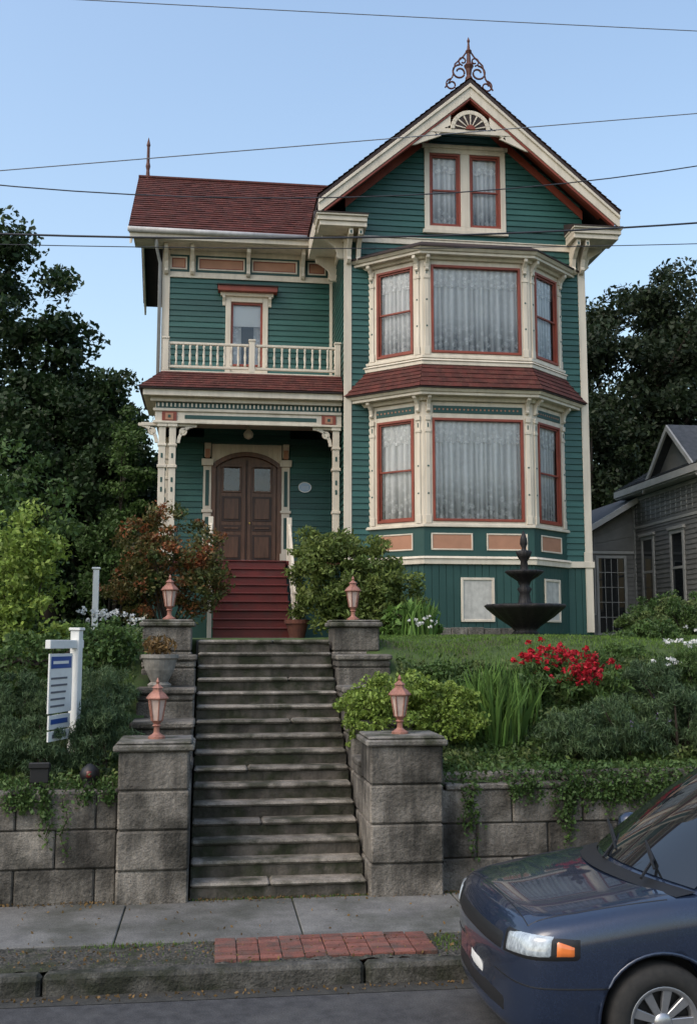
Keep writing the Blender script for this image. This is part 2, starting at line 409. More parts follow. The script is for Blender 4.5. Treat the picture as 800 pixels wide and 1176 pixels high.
for (xa,xb) in ((-.84,-.19),(1.55,2.22)):
    for (ya,yb,zt) in ((10.96,11.6,1.36),(11.6,12.3,1.72),(12.3,13.0,2.05),(13.0,13.54,2.42)):
        z=.1; 
        while z<zt-.12:
            h=min(.36,zt-.07-z); c.box(xa,xb,ya+.004,yb-.004,z+.003,z+h-.003); z+=h
        c.box(xa-.02,xb+.02,ya-.03,yb,zt-.07,zt)
c.done()

# ------------------------------------------------------------------ lanterns
def lantern_meshes():
    a=MB('lantern_frame',copper,None,smooth=False)
    a.lathe(0,0,0,[(.085,0),(.085,.02),(.05,.04),(.03,.06),(.028,.11),(.045,.125),(.03,.14),(.05,.165),(.062,.175)],12)
    for j in range(6):
        t=2*PI*j/6; a.tube([(.055*math.cos(t),.055*math.sin(t),.17),(.09*math.cos(t),.09*math.sin(t),.385)],.007,5)
    a.lathe(0,0,0,[(.09,.375),(.115,.385),(.115,.395),(.085,.43),(.05,.46),(.045,.485),(.06,.49),(.03,.515),(.012,.53),(.02,.55),(.003,.59)],6)
    g=MB('lantern_panes',frost,None)
    g.lathe(0,0,0,[(.048,.175),(.083,.378)],6)
    oa=a.done(); og=g.done(); r=(oa.data,og.data)
    bpy.data.objects.remove(oa); bpy.data.objects.remove(og); return r
LM=lantern_meshes()
for (x,y,z) in ((-.52,10.6,1.64),(1.90,10.6,1.66),(-.55,13.85,2.86),(1.86,13.85,2.86)):
    e=empty('garden_lantern',(x,y,z),random.random())
    for nm,me in zip(('frame','panes'),LM): link(bpy.data.objects.new(nm,me),e)

# ------------------------------------------------------------------ HOUSE
H=empty('victorian_house')
W=MB('clapboard_walls',teal,H,recalc=False)
T=MB('cream_trim',cream,H,bevel=.006)
T2=MB('cream_trim_round',cream,H,smooth=True)
R=MB('rust_trim',rust,H,bevel=.004)
TD=MB('teal_trim_parts',tealdk,H,bevel=.004)
PN=MB('tan_panels',tan,H)
GL=MB('window_glass_panes',glass,H,recalc=False)
CU=MB('sheer_curtains',lace,H,smooth=True,recalc=False); CU.att={'fold':{},'pat':{}}
CV=MB('lace_valances',lace2,H,smooth=True,recalc=False); CV.att={'fold':{},'pat':{}}
SH=MB('shingle_roof',shingle,H,recalc=False)
DK=MB('roof_edges',darkroof,H)
RM=MB('dark_rooms',room,H)
RS=MB('soffit_red',rust,H)
X0,X1,YT,CX=2.66,7.84,21.0,5.25
F=(0,YT,1,0)
def window(F,u0,u1,z0,z1,hung=True,fr=.05,cur=True):
    R.ring(F,u0,u1,z0,z1,fr,-.07,.022)
    a,bb,c,d=u0+fr,u1-fr,z0+fr,z1-fr
    if hung:
        m=(c+d)/2
        R.ring(F,a,bb,c,m+.02,.035,-.065,-.03); R.ring(F,a,bb,m-.02,d,.035,-.045,-.008)
    p=lambda u,dd,z:(F[0]+u*F[2]+dd*F[3],F[1]+u*F[3]-dd*F[2],z)
    GL.add([p(a,-.052,c),p(bb,-.052,c),p(bb,-.052,d),p(a,-.052,d)],[(0,1,2,3)])
    n=int((bb-a)*120)+4; pts=[]; ph=random.random()*6; fq=random.uniform(48,56); K=12
    k0=len(CU.v)
    for i in range(n+1):
        u=a-.02+(bb-a+.04)*i/n
        w1=math.sin(u*fq+ph+2.0*math.sin(u*6.5+ph)); w2=math.sin(u*fq*.37+ph*2)
        w1=math.copysign(abs(w1)**.8,w1)
        for k2 in range(K):
            t=k2/(K-1); amp=.014*(1-.3*t)
            q=-.118+amp*w1+.006*w2*(1-t)
            pts.append(p(u+.006*math.sin(t*5+i*.3),q,c-.05+(d-c+.1)*t))
            fo=.55+.30*w1+.15*w2+.08*random.uniform(-1,1)  # painted pleat shading: crests opaque and pale, troughs see-through and darker
            # panels part slightly at the middle of wide windows
            CU.att['fold'][k0+i*K+k2]=min(1,max(0,fo)); CU.att['pat'][k0+i*K+k2]=max(.12,min(1,1.25-2.6*t))
    fs=[(i*K+k2,(i+1)*K+k2,(i+1)*K+k2+1,i*K+k2+1) for i in range(n) for k2 in range(K-1)]
    CU.add(pts,fs)
    pts=[]; vh=(d-c)*.2; sc=max(2,round((bb-a)/.27)); k0=len(CV.v)
    for i in range(n+1):
        t=i/n; u=a-.02+(bb-a+.04)*t
        lo=d-vh-.06*abs(math.sin(PI*sc*t))
        w=math.sin(u*fq*.9+ph*1.7); q=-.080+.006*w
        pts+=[p(u,q,lo),p(u,q,(lo+d)/2),p(u,q*.98,d+.05)]
        for k2 in range(3): CV.att['fold'][k0+i*3+k2]=.55+.4*w; CV.att['pat'][k0+i*3+k2]=(1,.8,.3)[k2]  # valance pleats get the same painted shading, plus lace pattern
    CV.add(pts,[(i*3+k2,(i+1)*3+k2,(i+1)*3+k2+1,i*3+k2+1) for i in range(n) for k2 in range(2)])
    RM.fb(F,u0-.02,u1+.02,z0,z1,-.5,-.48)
def wallclap(x0,x1,z0,z1,y=YT):
    W.courses((x0,y,z0),(x1,y,z0),(x1,y,z1),(x0,y,z1),.13,.026)
def bracket(mb,F,u,zt,h,d,w):
    mb.fside(F,u-w/2,u+w/2,[(0,zt),(d,zt),(d,zt-.22*h),(d*.72,zt-.34*h),(d*.42,zt-.55*h),(d*.32,zt-.8*h),(d*.38,zt-.9*h),(d*.25,zt-h),(0,zt-h)])
BL,FL,FR,BR=(3.14,21.0),(4.12,20.15),(6.36,20.15),(7.34,21.0)
def frame(a,b):
    L=math.hypot(b[0]-a[0],b[1]-a[1]); return (a[0],a[1],(b[0]-a[0])/L,(b[1]-a[1])/L),L
FAC=[frame(BL,FL),frame(FL,FR),frame(FR,BR)]
def baypts(d):
    (f1,l1),(f2,l2),(f3,l3)=FAC
    n1=Vector((f1[3],-f1[2])); n2=Vector((f2[3],-f2[2])); n3=Vector((f3[3],-f3[2]))
    u1=Vector(f1[2:]);u3=Vector(f3[2:])
    m12=(n1+n2)/(1+n1.dot(n2)); m23=(n2+n3)/(1+n2.dot(n3))
    a=Vector(BL)+n1*d+u1*(-(n1.y*d)/u1.y); b=Vector(FL)+m12*d; c=Vector(FR)+m23*d; e=Vector(BR)+n3*d+u3*(-(n3.y*d)/u3.y)
    return [a,b,c,e]
def band(mb,z0,z1,d0,d1,d1b=None):
    I=baypts(d0);O=baypts(d1);O2=baypts(d1b if d1b is not None else d1)
    pts=[(q.x,q.y,z0) for q in I]+[(q.x,q.y,z0) for q in O]+[(q.x,q.y,z1) for q in O2]+[(q.x,q.y,z1) for q in I]
    fs=[]
    for i in range(3):
        fs+=[(i,i+1,5+i,4+i),(4+i,5+i,9+i,8+i),(8+i,9+i,13+i,12+i),(12+i,13+i,i+1,i)]
    fs+=[(0,4,8,12),(3,7,11,15)]
    mb.add(pts,fs)
def bayroof(z0,z1,d0,d1):
    O=baypts(d0);I=baypts(d1)
    for i in range(3):
        SH.courses((O[i].x,O[i].y,z0),(O[i+1].x,O[i+1].y,z0),(I[i+1].x,I[i+1].y,z1),(I[i].x,I[i].y,z1),.12,.016,.16)
for F_,L in FAC:
    u=0
    TD.fb(F_,0,L,2.6,4.1,-.06,-.012)
    while u<L-.01:
        TD.fb(F_,u+.004,min(u+.145,L)-.004,2.72,4.08,-.012,0.006); u+=.145
for xa,xb in ((2.66,3.14),(7.34,7.84)):
    u=xa
    TD.fb(F,xa,xb,2.6,4.1,-.06,-.012)
    while u<xb-.01:
        TD.fb(F,u+.004,min(u+.145,xb)-.004,2.72,4.08,-.012,.006); u+=.145
f2,l2=FAC[1]; f3,l3=FAC[2]
T.ring(f2,.72,1.40,2.95,3.82,.05,.008,.04); 
WP=MB('basement_shutters',M('basement_shutter_white',(.55,.54,.5),(.42,.41,.38),8,.7,streak=.25),H)
WP.fb(f2,.77,1.35,3.0,3.77,.007,.02)
T.ring(f3,.32,.92,2.95,3.82,.05,.008,.04); WP.fb(f3,.37,.87,3.0,3.77,.007,.02)
band(T,4.08,4.19,0,.06); band(T,4.19,4.24,0,.09,.05)
for xa,xb in ((2.6,3.10),(7.36,7.90)): T.fb(F,xa,xb,4.09,4.22,0,.062)
STB=MB('foundation_stone',stone,H,bevel=.01)
for i in range(6): STB.box(4.3+i*.33,4.62+i*.33,20.06,20.14,2.5,2.84+random.uniform(-.02,.02))
def bay_level(zb,zw0,zw1,zh,panels):
    for i,(F_,L) in enumerate(FAC):
        pr=.185 if i==1 else .215
        TD.fb(F_,0,L,zb,zw0-.12,-.1,0)
        if panels:
            if i==1:
                spans=((.14,.98),(1.26,2.10))
            else: spans=((.25,L-.25),)
            for a,bb in spans:
                T.ring(F_,a,bb,zb+.12,zw0-.24,.03,0,.02); PN.fb(F_,a+.03,bb-.03,zb+.15,zw0-.27,0,.008)
        T.fb(F_,0,pr,zw0-.12,zh,-.1,0); T.fb(F_,L-pr,L,zw0-.12,zh,-.1,0)
        T.fb(F_,pr,L-pr,zw0-.12,zw0,-.1,-.002); T.fb(F_,pr,L-pr,zw1,zh,-.1,-.002)
        window(F_,pr,L-pr,zw0,zw1,hung=(i!=1))
        for uc in (pr/2,L-pr/2):
            T.fb(F_,uc-.045,uc+.045,zw0+.02,zw1-.02,0,.024)
            T.fb(F_,uc-.06,uc+.06,zw0-.05,zw0+.12,0,.034)
            T.fb(F_,uc-.06,uc+.06,zw1-.30,zw1-.24,0,.036)
            T.fb(F_,uc-.055,uc+.055,zw1-.06,zw1+.04,0,.05)
            for zz in (zw0+.55,zw0+1.1): TD.fb(F_,uc-.016,uc+.016,zz-.016,zz+.016,.02,.032)
            TD.fb(F_,uc-.012,uc+.012,zw1-.2,zw1-.11,.02,.03)
    band(T,zw0-.12,zw0-.06,0,.045); 
bay_level(4.24,4.94,7.02,7.36,True)
bay_level(8.14,8.36,10.20,10.34,False)
for i,(F_,L) in enumerate(FAC):
    TD.fb(F_,.2,L-.2,7.12,7.27,-.01,.012)
    u=.24
    while u<L-.24:
        PN.fpoly(F_,[(u-.022,7.195),(u,7.173),(u+.022,7.195),(u,7.217)],.012,.018); u+=.085
    for uc in ((.1,L-.1)):
        bracket(T,F_,uc,7.47,.34,.2,.075)
        bracket(T,F_,uc,10.36,.30,.18,.075)
band(T,7.36,7.44,0,.07,.1); band(T,7.44,7.5,0,.24); band(T,7.5,7.56,0,.27,.31); 
band(DK,7.56,7.585,0,.34); bayroof(7.585,8.12,.35,.02)
band(T,8.10,8.18,0,.06); band(T,8.18,8.22,0,.085,.06)
band(T,10.30,10.36,0,.06,.09); band(T,10.36,10.42,0,.20); band(T,10.42,10.48,0,.23,.28); band(DK,10.48,10.51,0,.30)
O=baypts(.30);
for i in range(3):
    I=baypts(0); DK.add([(O[i].x,O[i].y,10.51),(O[i+1].x,O[i+1].y,10.51),(I[i+1].x,I[i+1].y,10.68),(I[i].x,I[i].y,10.68)],[(0,1,2,3)])
DK.add([(q.x,q.y,10.68) for q in I],[(0,1,2,3)])
wallclap(X0+.1,3.3,4.22,10.93); wallclap(7.2,X1-.1,4.22,10.93); wallclap(3.3,7.2,10.6,10.93)
T.fb(F,X0-.03,X0+.13,2.75,11.25,-.02,.035); T.fb(F,X1-.13,X1+.03,2.75,11.25,-.02,.035)
T.fb(F,X0-.005,X0+.16,4.2,4.42,.035,.05); T.fb(F,X1-.16,X1+.005,4.2,4.42,.035,.05)
T.fb(F,X0+.13,X1-.13,10.93,11.05,0,.04); T.fb(F,X0+.13,X1-.13,11.05,11.075,0,.06)
gw0,gw1,gz0,gz1=4.36,6.14,11.26,13.12
z=11.07; 
while z<14.0:
    z2=min(z+.13,14.05)
    a0=max(X0,CX-(14.18-z)/.86);a1=max(X0,CX-(14.18-z2)/.86)
    b0=2*CX-a0;b1=2*CX-a1
    segs=[(a0,b0,a1,b1)]
    if z2>gz0+.05 and z<gz1-.05: segs=[(a0,gw0+.05,a1,gw0+.05),(gw1-.05,b0,gw1-.05,b1)]
    for s0,s1,t0,t1 in segs:
        if s1>s0: W.add([(s0,YT,z),(s1,YT,z),(s1,YT-.026,z),(s0,YT-.026,z),(t1,YT-.002,z2),(t0,YT-.002,z2)],[(0,1,2,3),(3,2,4,5)])
    z=z2
T.ring(F,gw0,gw1,gz0,gz1,.11,-.03,.05); T.fb(F,gw0-.05,gw1+.05,gz1-.01,gz1+.07,0,.09); T.fb(F,gw0-.04,gw1+.04,gz0-.06,gz0+.02,0,.08)
T.fb(F,CX-.1,CX+.1,gz0+.11,gz1-.11,-.03,.045)
window(F,gw0+.11,CX-.1,gz0+.11,gz1-.11); window(F,CX+.1,gw1-.11,gz0+.11,gz1-.11)
EX=3.22
def roofz(dx): return 14.42-.86*dx
for sgn in (-1,1):
    xe=CX+sgn*EX; xr=CX
    ze=roofz(EX)
    poly=[(xe,ze),(xr,14.42),(xr,14.30),(xe,ze-.11)]
    DK.prism([(u,20.38,zz) for u,zz in poly],[(u,29.0,zz) for u,zz in poly])
    if sgn<0: SH.courses((xe-.02,29,ze+.01),(xe-.02,20.36,ze+.01),(xr,20.36,14.44),(xr,29,14.44),.14,.02)
    else: SH.courses((xe+.02,20.36,ze+.01),(xe+.02,29,ze+.01),(xr,29,14.44),(xr,20.36,14.44),.14,.02)
    poly=[(xe-sgn*.25,ze-.12+.2),(xr,14.29),(xr,14.26),(xe-sgn*.25,ze-.15+.2)]
    RS.prism([(u,20.47,zz) for u,zz in poly],[(u,20.99,zz) for u,zz in poly])
    poly=[(xe,ze-.10),(xr,14.31),(xr,14.02),(xe-sgn*.0,ze-.36)]
    T.prism([(u,20.40,zz) for u,zz in poly],[(u,20.46,zz) for u,zz in poly])
    poly=[(xe,ze-.09),(xr,14.32),(xr,14.24),(xe,ze-.165)]
    T.prism([(u,20.365,zz) for u,zz in poly],[(u,20.40,zz) for u,zz in poly])
    poly=[(xe-sgn*.12,ze-.27),(xr,14.04),(xr,13.97),(xe-sgn*.12,ze-.33)]
    R.prism([(u,20.42,zz) for u,zz in poly],[(u,20.52,zz) for u,zz in poly])
    poly=[(xe-sgn*.62,ze+.22),(xr,14.14),(xr,13.94),(xe-sgn*.62,ze+.02)]
    R.prism([(u,20.955,zz) for u,zz in poly],[(u,20.99,zz) for u,zz in poly])
    xa,xb=(xe-.02,X0+.38) if sgn<0 else (X1-.38,xe+.02)
    T.box(xa,xb,20.40,20.98,ze-.50,ze-.40); T.box(xa+.05*(sgn<0),xb-.05*(sgn>0),20.44,20.98,ze-.60,ze-.50)
    T.box(xa-.02,xb+.02,20.36,20.98,ze-.40,ze-.34)
    DK.prism([(xa-.03,20.34,ze-.34),(xb+.03,20.34,ze-.34),(xb+.03,20.98,ze-.10),(xa-.03,20.98,ze-.10)],[(xa-.03,20.34,ze-.36),(xb+.03,20.34,ze-.36),(xb+.03,20.99,ze-.36),(xa-.03,20.99,ze-.36)])
    yb=22.7 if sgn<0 else 29.0
    xs0,xs1=(xe,X0-.01) if sgn<0 else (X1+.01,xe)
    T.box(xs0,xs1,21.0,yb,ze-.5,ze-.42); T.box(xs0 if sgn<0 else xs1-.05,xs0+.05 if sgn<0 else xs1,21,yb,ze-.42,ze-.10)
    T.box(X0-.05 if sgn<0 else X1,X0 if sgn<0 else X1+.05,21.04,yb,10.95,ze-.5)
    for u in ((X0+.06,X0+.26) if sgn<0 else (X1-.26,X1-.06)):
        bracket(T,F,u,ze-.60,.62,.5,.09); TD.fb(F,u-.02,u+.02,ze-.72,ze-.66,.5,.508)
    Fs=(X0,22.9,0,-1) if sgn<0 else (X1,21.0,0,1)
    for q in ((.35,1.75) if sgn<0 else (.15,1.5,3.0,4.5,6)):
        bracket(T,Fs,q,ze-.50,.55,.48,.09)
zc=13.30
def arcpts(c,r,a0,a1,n): return [(c[0]+r*math.cos(a0+(a1-a0)*i/n),c[1]+r*math.sin(a0+(a1-a0)*i/n)) for i in range(n+1)]
def arcring(mb,F,c,r0,r1,a0,a1,n,d0,d1):
    A=arcpts(c,r0,a0,a1,n);B=arcpts(c,r1,a0,a1,n)
    for i in range(n): mb.fpoly(F,[A[i],A[i+1],B[i+1],B[i]],d0,d1)
arcring(T,F,(CX,zc),.34,.43,0,PI,14,.5,.585)
DK.fpoly(F,arcpts((CX,zc),.345,0,PI,16),.565,.572)
for i in range(7):
    a=PI*(i+.5)/7; c0=(CX+.1*math.cos(a),zc+.1*math.sin(a)); c1=(CX+.33*math.cos(a),zc+.33*math.sin(a))
    nx,nz=-math.sin(a)*.018,math.cos(a)*.018
    T.fpoly(F,[(c0[0]-nx*.5,c0[1]-nz*.5),(c0[0]+nx*.5,c0[1]+nz*.5),(c1[0]+nx*1.0,c1[1]+nz*1.0),(c1[0]-nx*1.0,c1[1]-nz*1.0)],.572,.59)
arcring(R,F,(CX,zc),0,.10,0,PI,8,.573,.60)
T.fb(F,CX-.90,CX+.90,zc-.09,zc,.5,.57)
for sgn in (-1,1):
    T.fpoly(F,[(CX+sgn*.42,zc),(CX+sgn*.95,zc),(CX+sgn*.42,zc+.42)],.52,.56)
    A=arcpts((CX,zc-.95),1.12,PI/2+sgn*0,PI/2-sgn*.75,10)
    B=[(u,zz-.07) for u,zz in A]
    for i in range(10): T.fpoly(F,[A[i],A[i+1],B[i+1],B[i]],.50,.56)
    T.fpoly(F,[(CX+sgn*.9,zc-.05),(CX+sgn*1.35,zc-.42),(CX+sgn*1.2,zc-.40),(CX+sgn*.62,zc-.16)],.52,.56)
FI=MB('ridge_finial',rustiron,H)
FI.lathe(CX,20.5,14.35,[(.08,0),(.08,.15),(.05,.2),(.07,.35),(.11,.42),(.05,.5),(.04,.7),(.07,.76),(.035,.8),(.02,.95),(.035,.99),(.004,1.08)],8)
def spiral(cx,cz,r,a0,turns,dirn,y):
    return [(cx+r*(1-.62*t)*math.cos(a0+dirn*turns*2*PI*t),y,cz+r*(1-.62*t)*math.sin(a0+dirn*turns*2*PI*t)) for t in [i/22 for i in range(23)]]
IR=MB('finial_scrolls',rustiron,H)
for s in (-1,1):
    IR.tube(spiral(CX+s*.2,14.62,.17,PI/2,1.2,-s,20.5),.022,5)
    IR.tube(spiral(CX+s*.38,14.33,.13,PI/2,1.2,-s,20.5),.020,5)
    IR.tube(spiral(CX+s*.13,14.88,.10,-PI/2,1.1,s,20.5),.018,5)
    IR.tube([(CX+s*.04,20.5,15.1),(CX+s*.12,20.5,14.98),(CX+s*.3,20.5,14.80),(CX+s*.36,20.5,14.5),(CX+s*.52,20.5,14.25)],.019,5)
FI.lathe(-1.75,25.2,13.9,[(.06,0),(.05,.15),(.04,.3),(.06,.4),(.04,.5),(.035,.9),(.05,.95),(.005,1.15)],8)
CH=MB('chimney',brickm,H,bevel=.01); CH.box(6.3,6.8,25,25.6,13,14.6); CH.box(6.25,6.85,24.95,25.65,14.6,14.7)
W.courses((X0,23.2,4.2),(X0,21.0,4.2),(X0,21.0,11.4),(X0,23.2,11.4),.13)
W.courses((X1,21.0,2.7),(X1,28.6,2.7),(X1,28.6,11.5),(X1,21,11.5),.13)
W.courses((X1,28.6,2.7),(-1.2,28.6,2.7),(-1.2,28.6,11.5),(X1,28.6,11.5),.13)
W.add([(X0,28.6,11.5),(X1,28.6,11.5),(CX,28.6,14.2)],[(0,1,2)])
T.box(X1-.02,X1+.035,20.995,21.16,2.75,11.3)
YW=23.2; FW=(0,YW,1,0); XL=-1.2
W.courses((XL,28.6,2.7),(XL,YW,2.7),(XL,YW,11.5),(XL,28.6,11.5),.13)
W.add([(XL,22.9,11.4),(XL,27.5,11.4),(XL,25.2,13.8)],[(0,1,2)])
dx0,dx1=.20,1.16; dzt=10.36
W.courses((XL,YW,8.2),(dx0,YW,8.2),(dx0,YW,10.78),(XL,YW,10.78),.13,.026)
W.courses((dx1,YW,8.2),(X0,YW,8.2),(X0,YW,10.78),(dx1,YW,10.78),.13,.026)
W.courses((dx0,YW,dzt),(dx1,YW,dzt),(dx1,YW,10.78),(dx0,YW,10.78),.13,.026)
T.fb(FW,XL-.03,XL+.14,8.2,11.4,-.02,.035); T.fb(FW,X0-.09,X0-.02,8.2,11.2,0,.03)
T.ring(FW,dx0,dx1,8.12,dzt,.12,-.02,.05)
T.fb(FW,dx0+.12,dx1-.12,8.2,8.75,-.06,-.02)
R.ring(FW,dx0+.12,dx1-.12,8.75,dzt-.12,.05,-.06,.0)
GL.fb(FW,dx0+.17,dx1-.17,8.8,dzt-.17,-.05,-.048)
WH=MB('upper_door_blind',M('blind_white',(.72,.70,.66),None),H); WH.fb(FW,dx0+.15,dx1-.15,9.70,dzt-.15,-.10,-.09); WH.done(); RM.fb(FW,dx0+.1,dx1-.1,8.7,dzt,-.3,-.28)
CU.fb(FW,dx0+.15,dx0+.36,8.8,9.70,-.14,-.13); CU.fb(FW,dx1-.32,dx1-.15,8.8,9.70,-.14,-.13)
T.fb(FW,dx0-.12,dx1+.12,dzt,dzt+.08,0,.12)
for u in (dx0-.04,dx1+.04): bracket(T,FW,u,dzt,.22,.12,.07)
DK.fb(FW,dx0-.2,dx1+.22,dzt+.2,dzt+.22,0,.28)
R.fb(FW,dx0-.18,dx1+.2,dzt+.08,dzt+.2,0,.24)
T.fb(FW,XL+.14,X0,10.78,11.42,-.02,.02); T.fb(FW,XL+.14,X0,10.76,10.84,.02,.05)
for a,bb in ((-1.06,-.68),(-.44,.62),(.78,1.82),(2.06,2.48)):
    TD.fb(FW,a-.05,bb+.05,10.90,11.30,.02,.026); T.ring(FW,a,bb,10.95,11.25,.035,.026,.045); PN.fb(FW,a+.035,bb-.035,10.985,11.215,.02,.032)
    R.ring(FW,a+.035,bb-.035,10.985,11.215,.02,.02,.04)
for u in (-1.14,-.56,.70,1.94,2.58): bracket(T,FW,u,11.42,.6,.42,.085)
EY,EZ,RY,RZ=22.6,11.63,25.2,13.97
T.box(-1.85,X0-.03,22.68,23.2,11.42,11.47)
T.box(-1.93,X0-.5,22.58,22.66,11.42,11.60)
GUT=MB('gutter',M('gutter_paint',(.50,.50,.50),(.42,.42,.42),3,.45,streak=.25),H,smooth=True)
GUT.tube([(-1.97,22.54,11.6),(1.99,22.54,11.585)],.06,10)
GUT.tube([(-1.35,22.6,11.5),(-1.35,22.75,11.3),(-1.28,23.1,11.05),(-1.28,23.12,8.3)],.04,8)
DK.prism([(-1.95,EY,EZ-.1),(-1.95,RY,RZ-.1),(-1.95,RY,RZ),(-1.95,EY,EZ)],[(4.2,EY,EZ-.1),(4.2,RY,RZ-.1),(4.2,RY,RZ),(4.2,EY,EZ)])
DK.prism([(-1.95,27.8,EZ-.1),(-1.95,RY,RZ-.1),(-1.95,RY,RZ),(-1.95,27.8,EZ)],[(4.2,27.8,EZ-.1),(4.2,RY,RZ-.1),(4.2,RY,RZ),(4.2,27.8,EZ)])
SH.courses((-1.97,EY-.03,EZ),(4.2,EY-.03,EZ),(4.2,RY,RZ+.02),(-1.97,RY,RZ+.02),.14,.022,.22)
SH.courses((4.2,27.83,EZ),(-1.97,27.83,EZ),(-1.97,RY,RZ+.02),(4.2,RY,RZ+.02),.14,.022)
SH.tube([(-1.97,RY,RZ+.03),(3.6,RY,RZ+.03)],.06,6)
for yy0,yy1 in ((EY,RY),(27.8,RY)):
    T.prism([(-1.93,yy0,EZ-.1),(-1.93,yy1,RZ-.1),(-1.93,yy1,RZ-.36),(-1.93,yy0,EZ-.34)],[(-1.88,yy0,EZ-.1),(-1.88,yy1,RZ-.1),(-1.88,yy1,RZ-.36),(-1.88,yy0,EZ-.34)])
FP=(0,21.4,1,0)
FZ=4.2
W.courses((XL,YW,FZ),(-.24,YW,FZ),(-.24,YW,7.1),(XL,YW,7.1),.13,.026)
W.courses((1.68,YW,FZ),(X0,YW,FZ),(X0,YW,7.1),(1.68,YW,7.1),.13,.026)
W.courses((-.24,YW,6.95),(1.68,YW,6.95),(1.68,YW,7.3),(-.24,YW,7.3),.13,.026)
PF=MB('porch_floor',redstep,H,bevel=.008); PF.box(XL-.05,X0-.04,21.32,YW+.02,FZ-.09,FZ); PF.done()
TD.box(XL,X0-.05,21.4,21.45,2.6,FZ-.09); TD.box(XL,XL+.05,21.45,YW,2.6,FZ-.09)
T.box(XL-.02,X0-.03,21.5,YW,7.30,7.34)
xa,xb=XL,X0-.03
T.box(xa-.02,xb,21.38,21.52,7.04,7.30)
T.box(xa-.06,xb,21.34,21.38,7.27,7.33)
T.box(xa-.06,xb,21.35,21.38,7.02,7.07)
TD.box(xa,xb,21.36,21.40,7.33,7.46); T.box(xa-.02,xb,21.40,21.5,7.30,7.62)
u=xa+.03
while u<xb-.06: T.box(u,u+.035,21.34,21.365,7.36,7.44); u+=.085
T.box(xa-.12,xb,21.28,21.40,7.46,7.55); T.box(xa-.26,xb,21.14,21.40,7.55,7.68)
TD.box(-.62,2.1,21.368,21.384,7.12,7.20)
for xc in (-.93,2.36):
    R.box(xc-.15,xc+.15,21.352,21.384,7.06,7.26); PN.box(xc-.08,xc+.08,21.342,21.36,7.09,7.23); TD.box(xc-.03,xc+.03,21.335,21.35,7.13,7.19)
T.box(XL-.02,XL+.12,21.5,YW,7.04,7.30); T.box(XL-.12,XL+.1,21.4,YW,7.46,7.55); T.box(XL-.26,XL+.1,21.4,YW,7.55,7.68); T.box(XL-.02,XL+.1,21.5,YW,7.3,7.46)
DK.box(XL-.33,X0-.03,21.08,21.5,7.68,7.71); DK.box(XL-.33,XL+.1,21.5,YW,7.68,7.71)
SH.courses((XL-.34,21.07,7.71),(X0-.02,21.07,7.71),(X0-.02,21.55,8.16),(XL+.10,21.55,8.16),.12,.016,.16)
SH.courses((XL-.34,YW,7.71),(XL-.34,21.07,7.71),(XL+.10,21.55,8.16),(XL+.10,YW,8.16),.12,.016,.16)
T.box(XL+.08,X0-.03,21.54,YW,8.12,8.18)
def balustrade(p0,p1,z0,h,n):
    p0=Vector(p0);p1=Vector(p1);d=(p1-p0)
    for (za,zb,w) in ((z0+.07,z0+.12,.03),(z0+h-.05,z0+h,.035)):
        nrm=Vector((-d.y,d.x)).normalized()*w
        T.prism([(p0.x-nrm.x,p0.y-nrm.y,za),(p1.x-nrm.x,p1.y-nrm.y,za),(p1.x+nrm.x,p1.y+nrm.y,za),(p0.x+nrm.x,p0.y+nrm.y,za)],
                [(p0.x-nrm.x,p0.y-nrm.y,zb),(p1.x-nrm.x,p1.y-nrm.y,zb),(p1.x+nrm.x,p1.y+nrm.y,zb),(p0.x+nrm.x,p0.y+nrm.y,zb)])
    for i in range(n):
        q=p0.lerp(p1,(i+.5)/n)
        T2.lathe(q.x,q.y,z0+.12,[(.026,0),(.026,.06),(.016,.1),(.03,.22),(.016,.34),(.026,.39),(.026,h-.17)],8)
balustrade((XL+.16,21.6),(.68,21.6),8.18,.62,12); balustrade((.82,21.6),(X0-.06,21.6),8.18,.62,11); balustrade((XL+.16,21.6),(XL+.16,YW),8.18,.62,10)
for xc in (XL+.16,.75,X0-.09): T.box(xc-.06,xc+.06,21.54,21.66,8.18,8.86); T.box(xc-.075,xc+.075,21.525,21.675,8.86,8.90)
def porchpost(x,y):
    T.box(x-.07,x+.07,y-.07,y+.07,FZ,7.04)
    for z0,z1,w in ((FZ,FZ+.22,.095),(FZ+1.0,FZ+1.06,.09),(6.1,6.16,.095),(6.55,6.6,.09),(6.95,7.04,.1)):
        T.box(x-w,x+w,y-w,y+w,z0,z1)
    for zz in (5.6,5.8,6.3): TD.box(x-.02,x+.02,y-.078,y-.07,zz,zz+.1)
porchpost(-1.07,21.47); porchpost(2.52,21.47); porchpost(-1.07,23.08); porchpost(-.86,21.47)
def gbr(x,s):
    arcring(T,FP,(x+s*.42,6.62),.34,.41,PI/2,PI if s>0 else 0,8,-.09,-.03)
    T.fb(FP,min(x,x+s*.36),max(x,x+s*.36),6.97,7.04,-.1,-.02)
    arcring(T,FP,(x+s*.14,6.86),.04,.085,0,2*PI,10,-.09,-.03)
gbr(-.79,1); gbr(2.45,-1); gbr(-1.14,-1)
FD=(0,YW,1,0); dc=.72
T.fb(FD,-.24,-.06,FZ,6.6,-.03,.05); T.fb(FD,1.5,1.68,FZ,6.6,-.03,.05)
for uc in (-.15,1.59):
    for z0,z1,w,d in ((FZ,FZ+.3,.12,.08),(5.4,5.46,.12,.08),(6.45,6.6,.13,.11)): T.fb(FD,uc-w,uc+w,z0,z1,0,d)
    TD.fb(FD,uc-.04,uc+.04,4.6,5.3,.05,.056); TD.fb(FD,uc-.04,uc+.04,5.55,6.35,.05,.056)
    PN.fb(FD,uc-.05,uc+.05,6.62,6.82,.0,.1); bracket(T,FD,uc,6.95,.3,.14,.14)
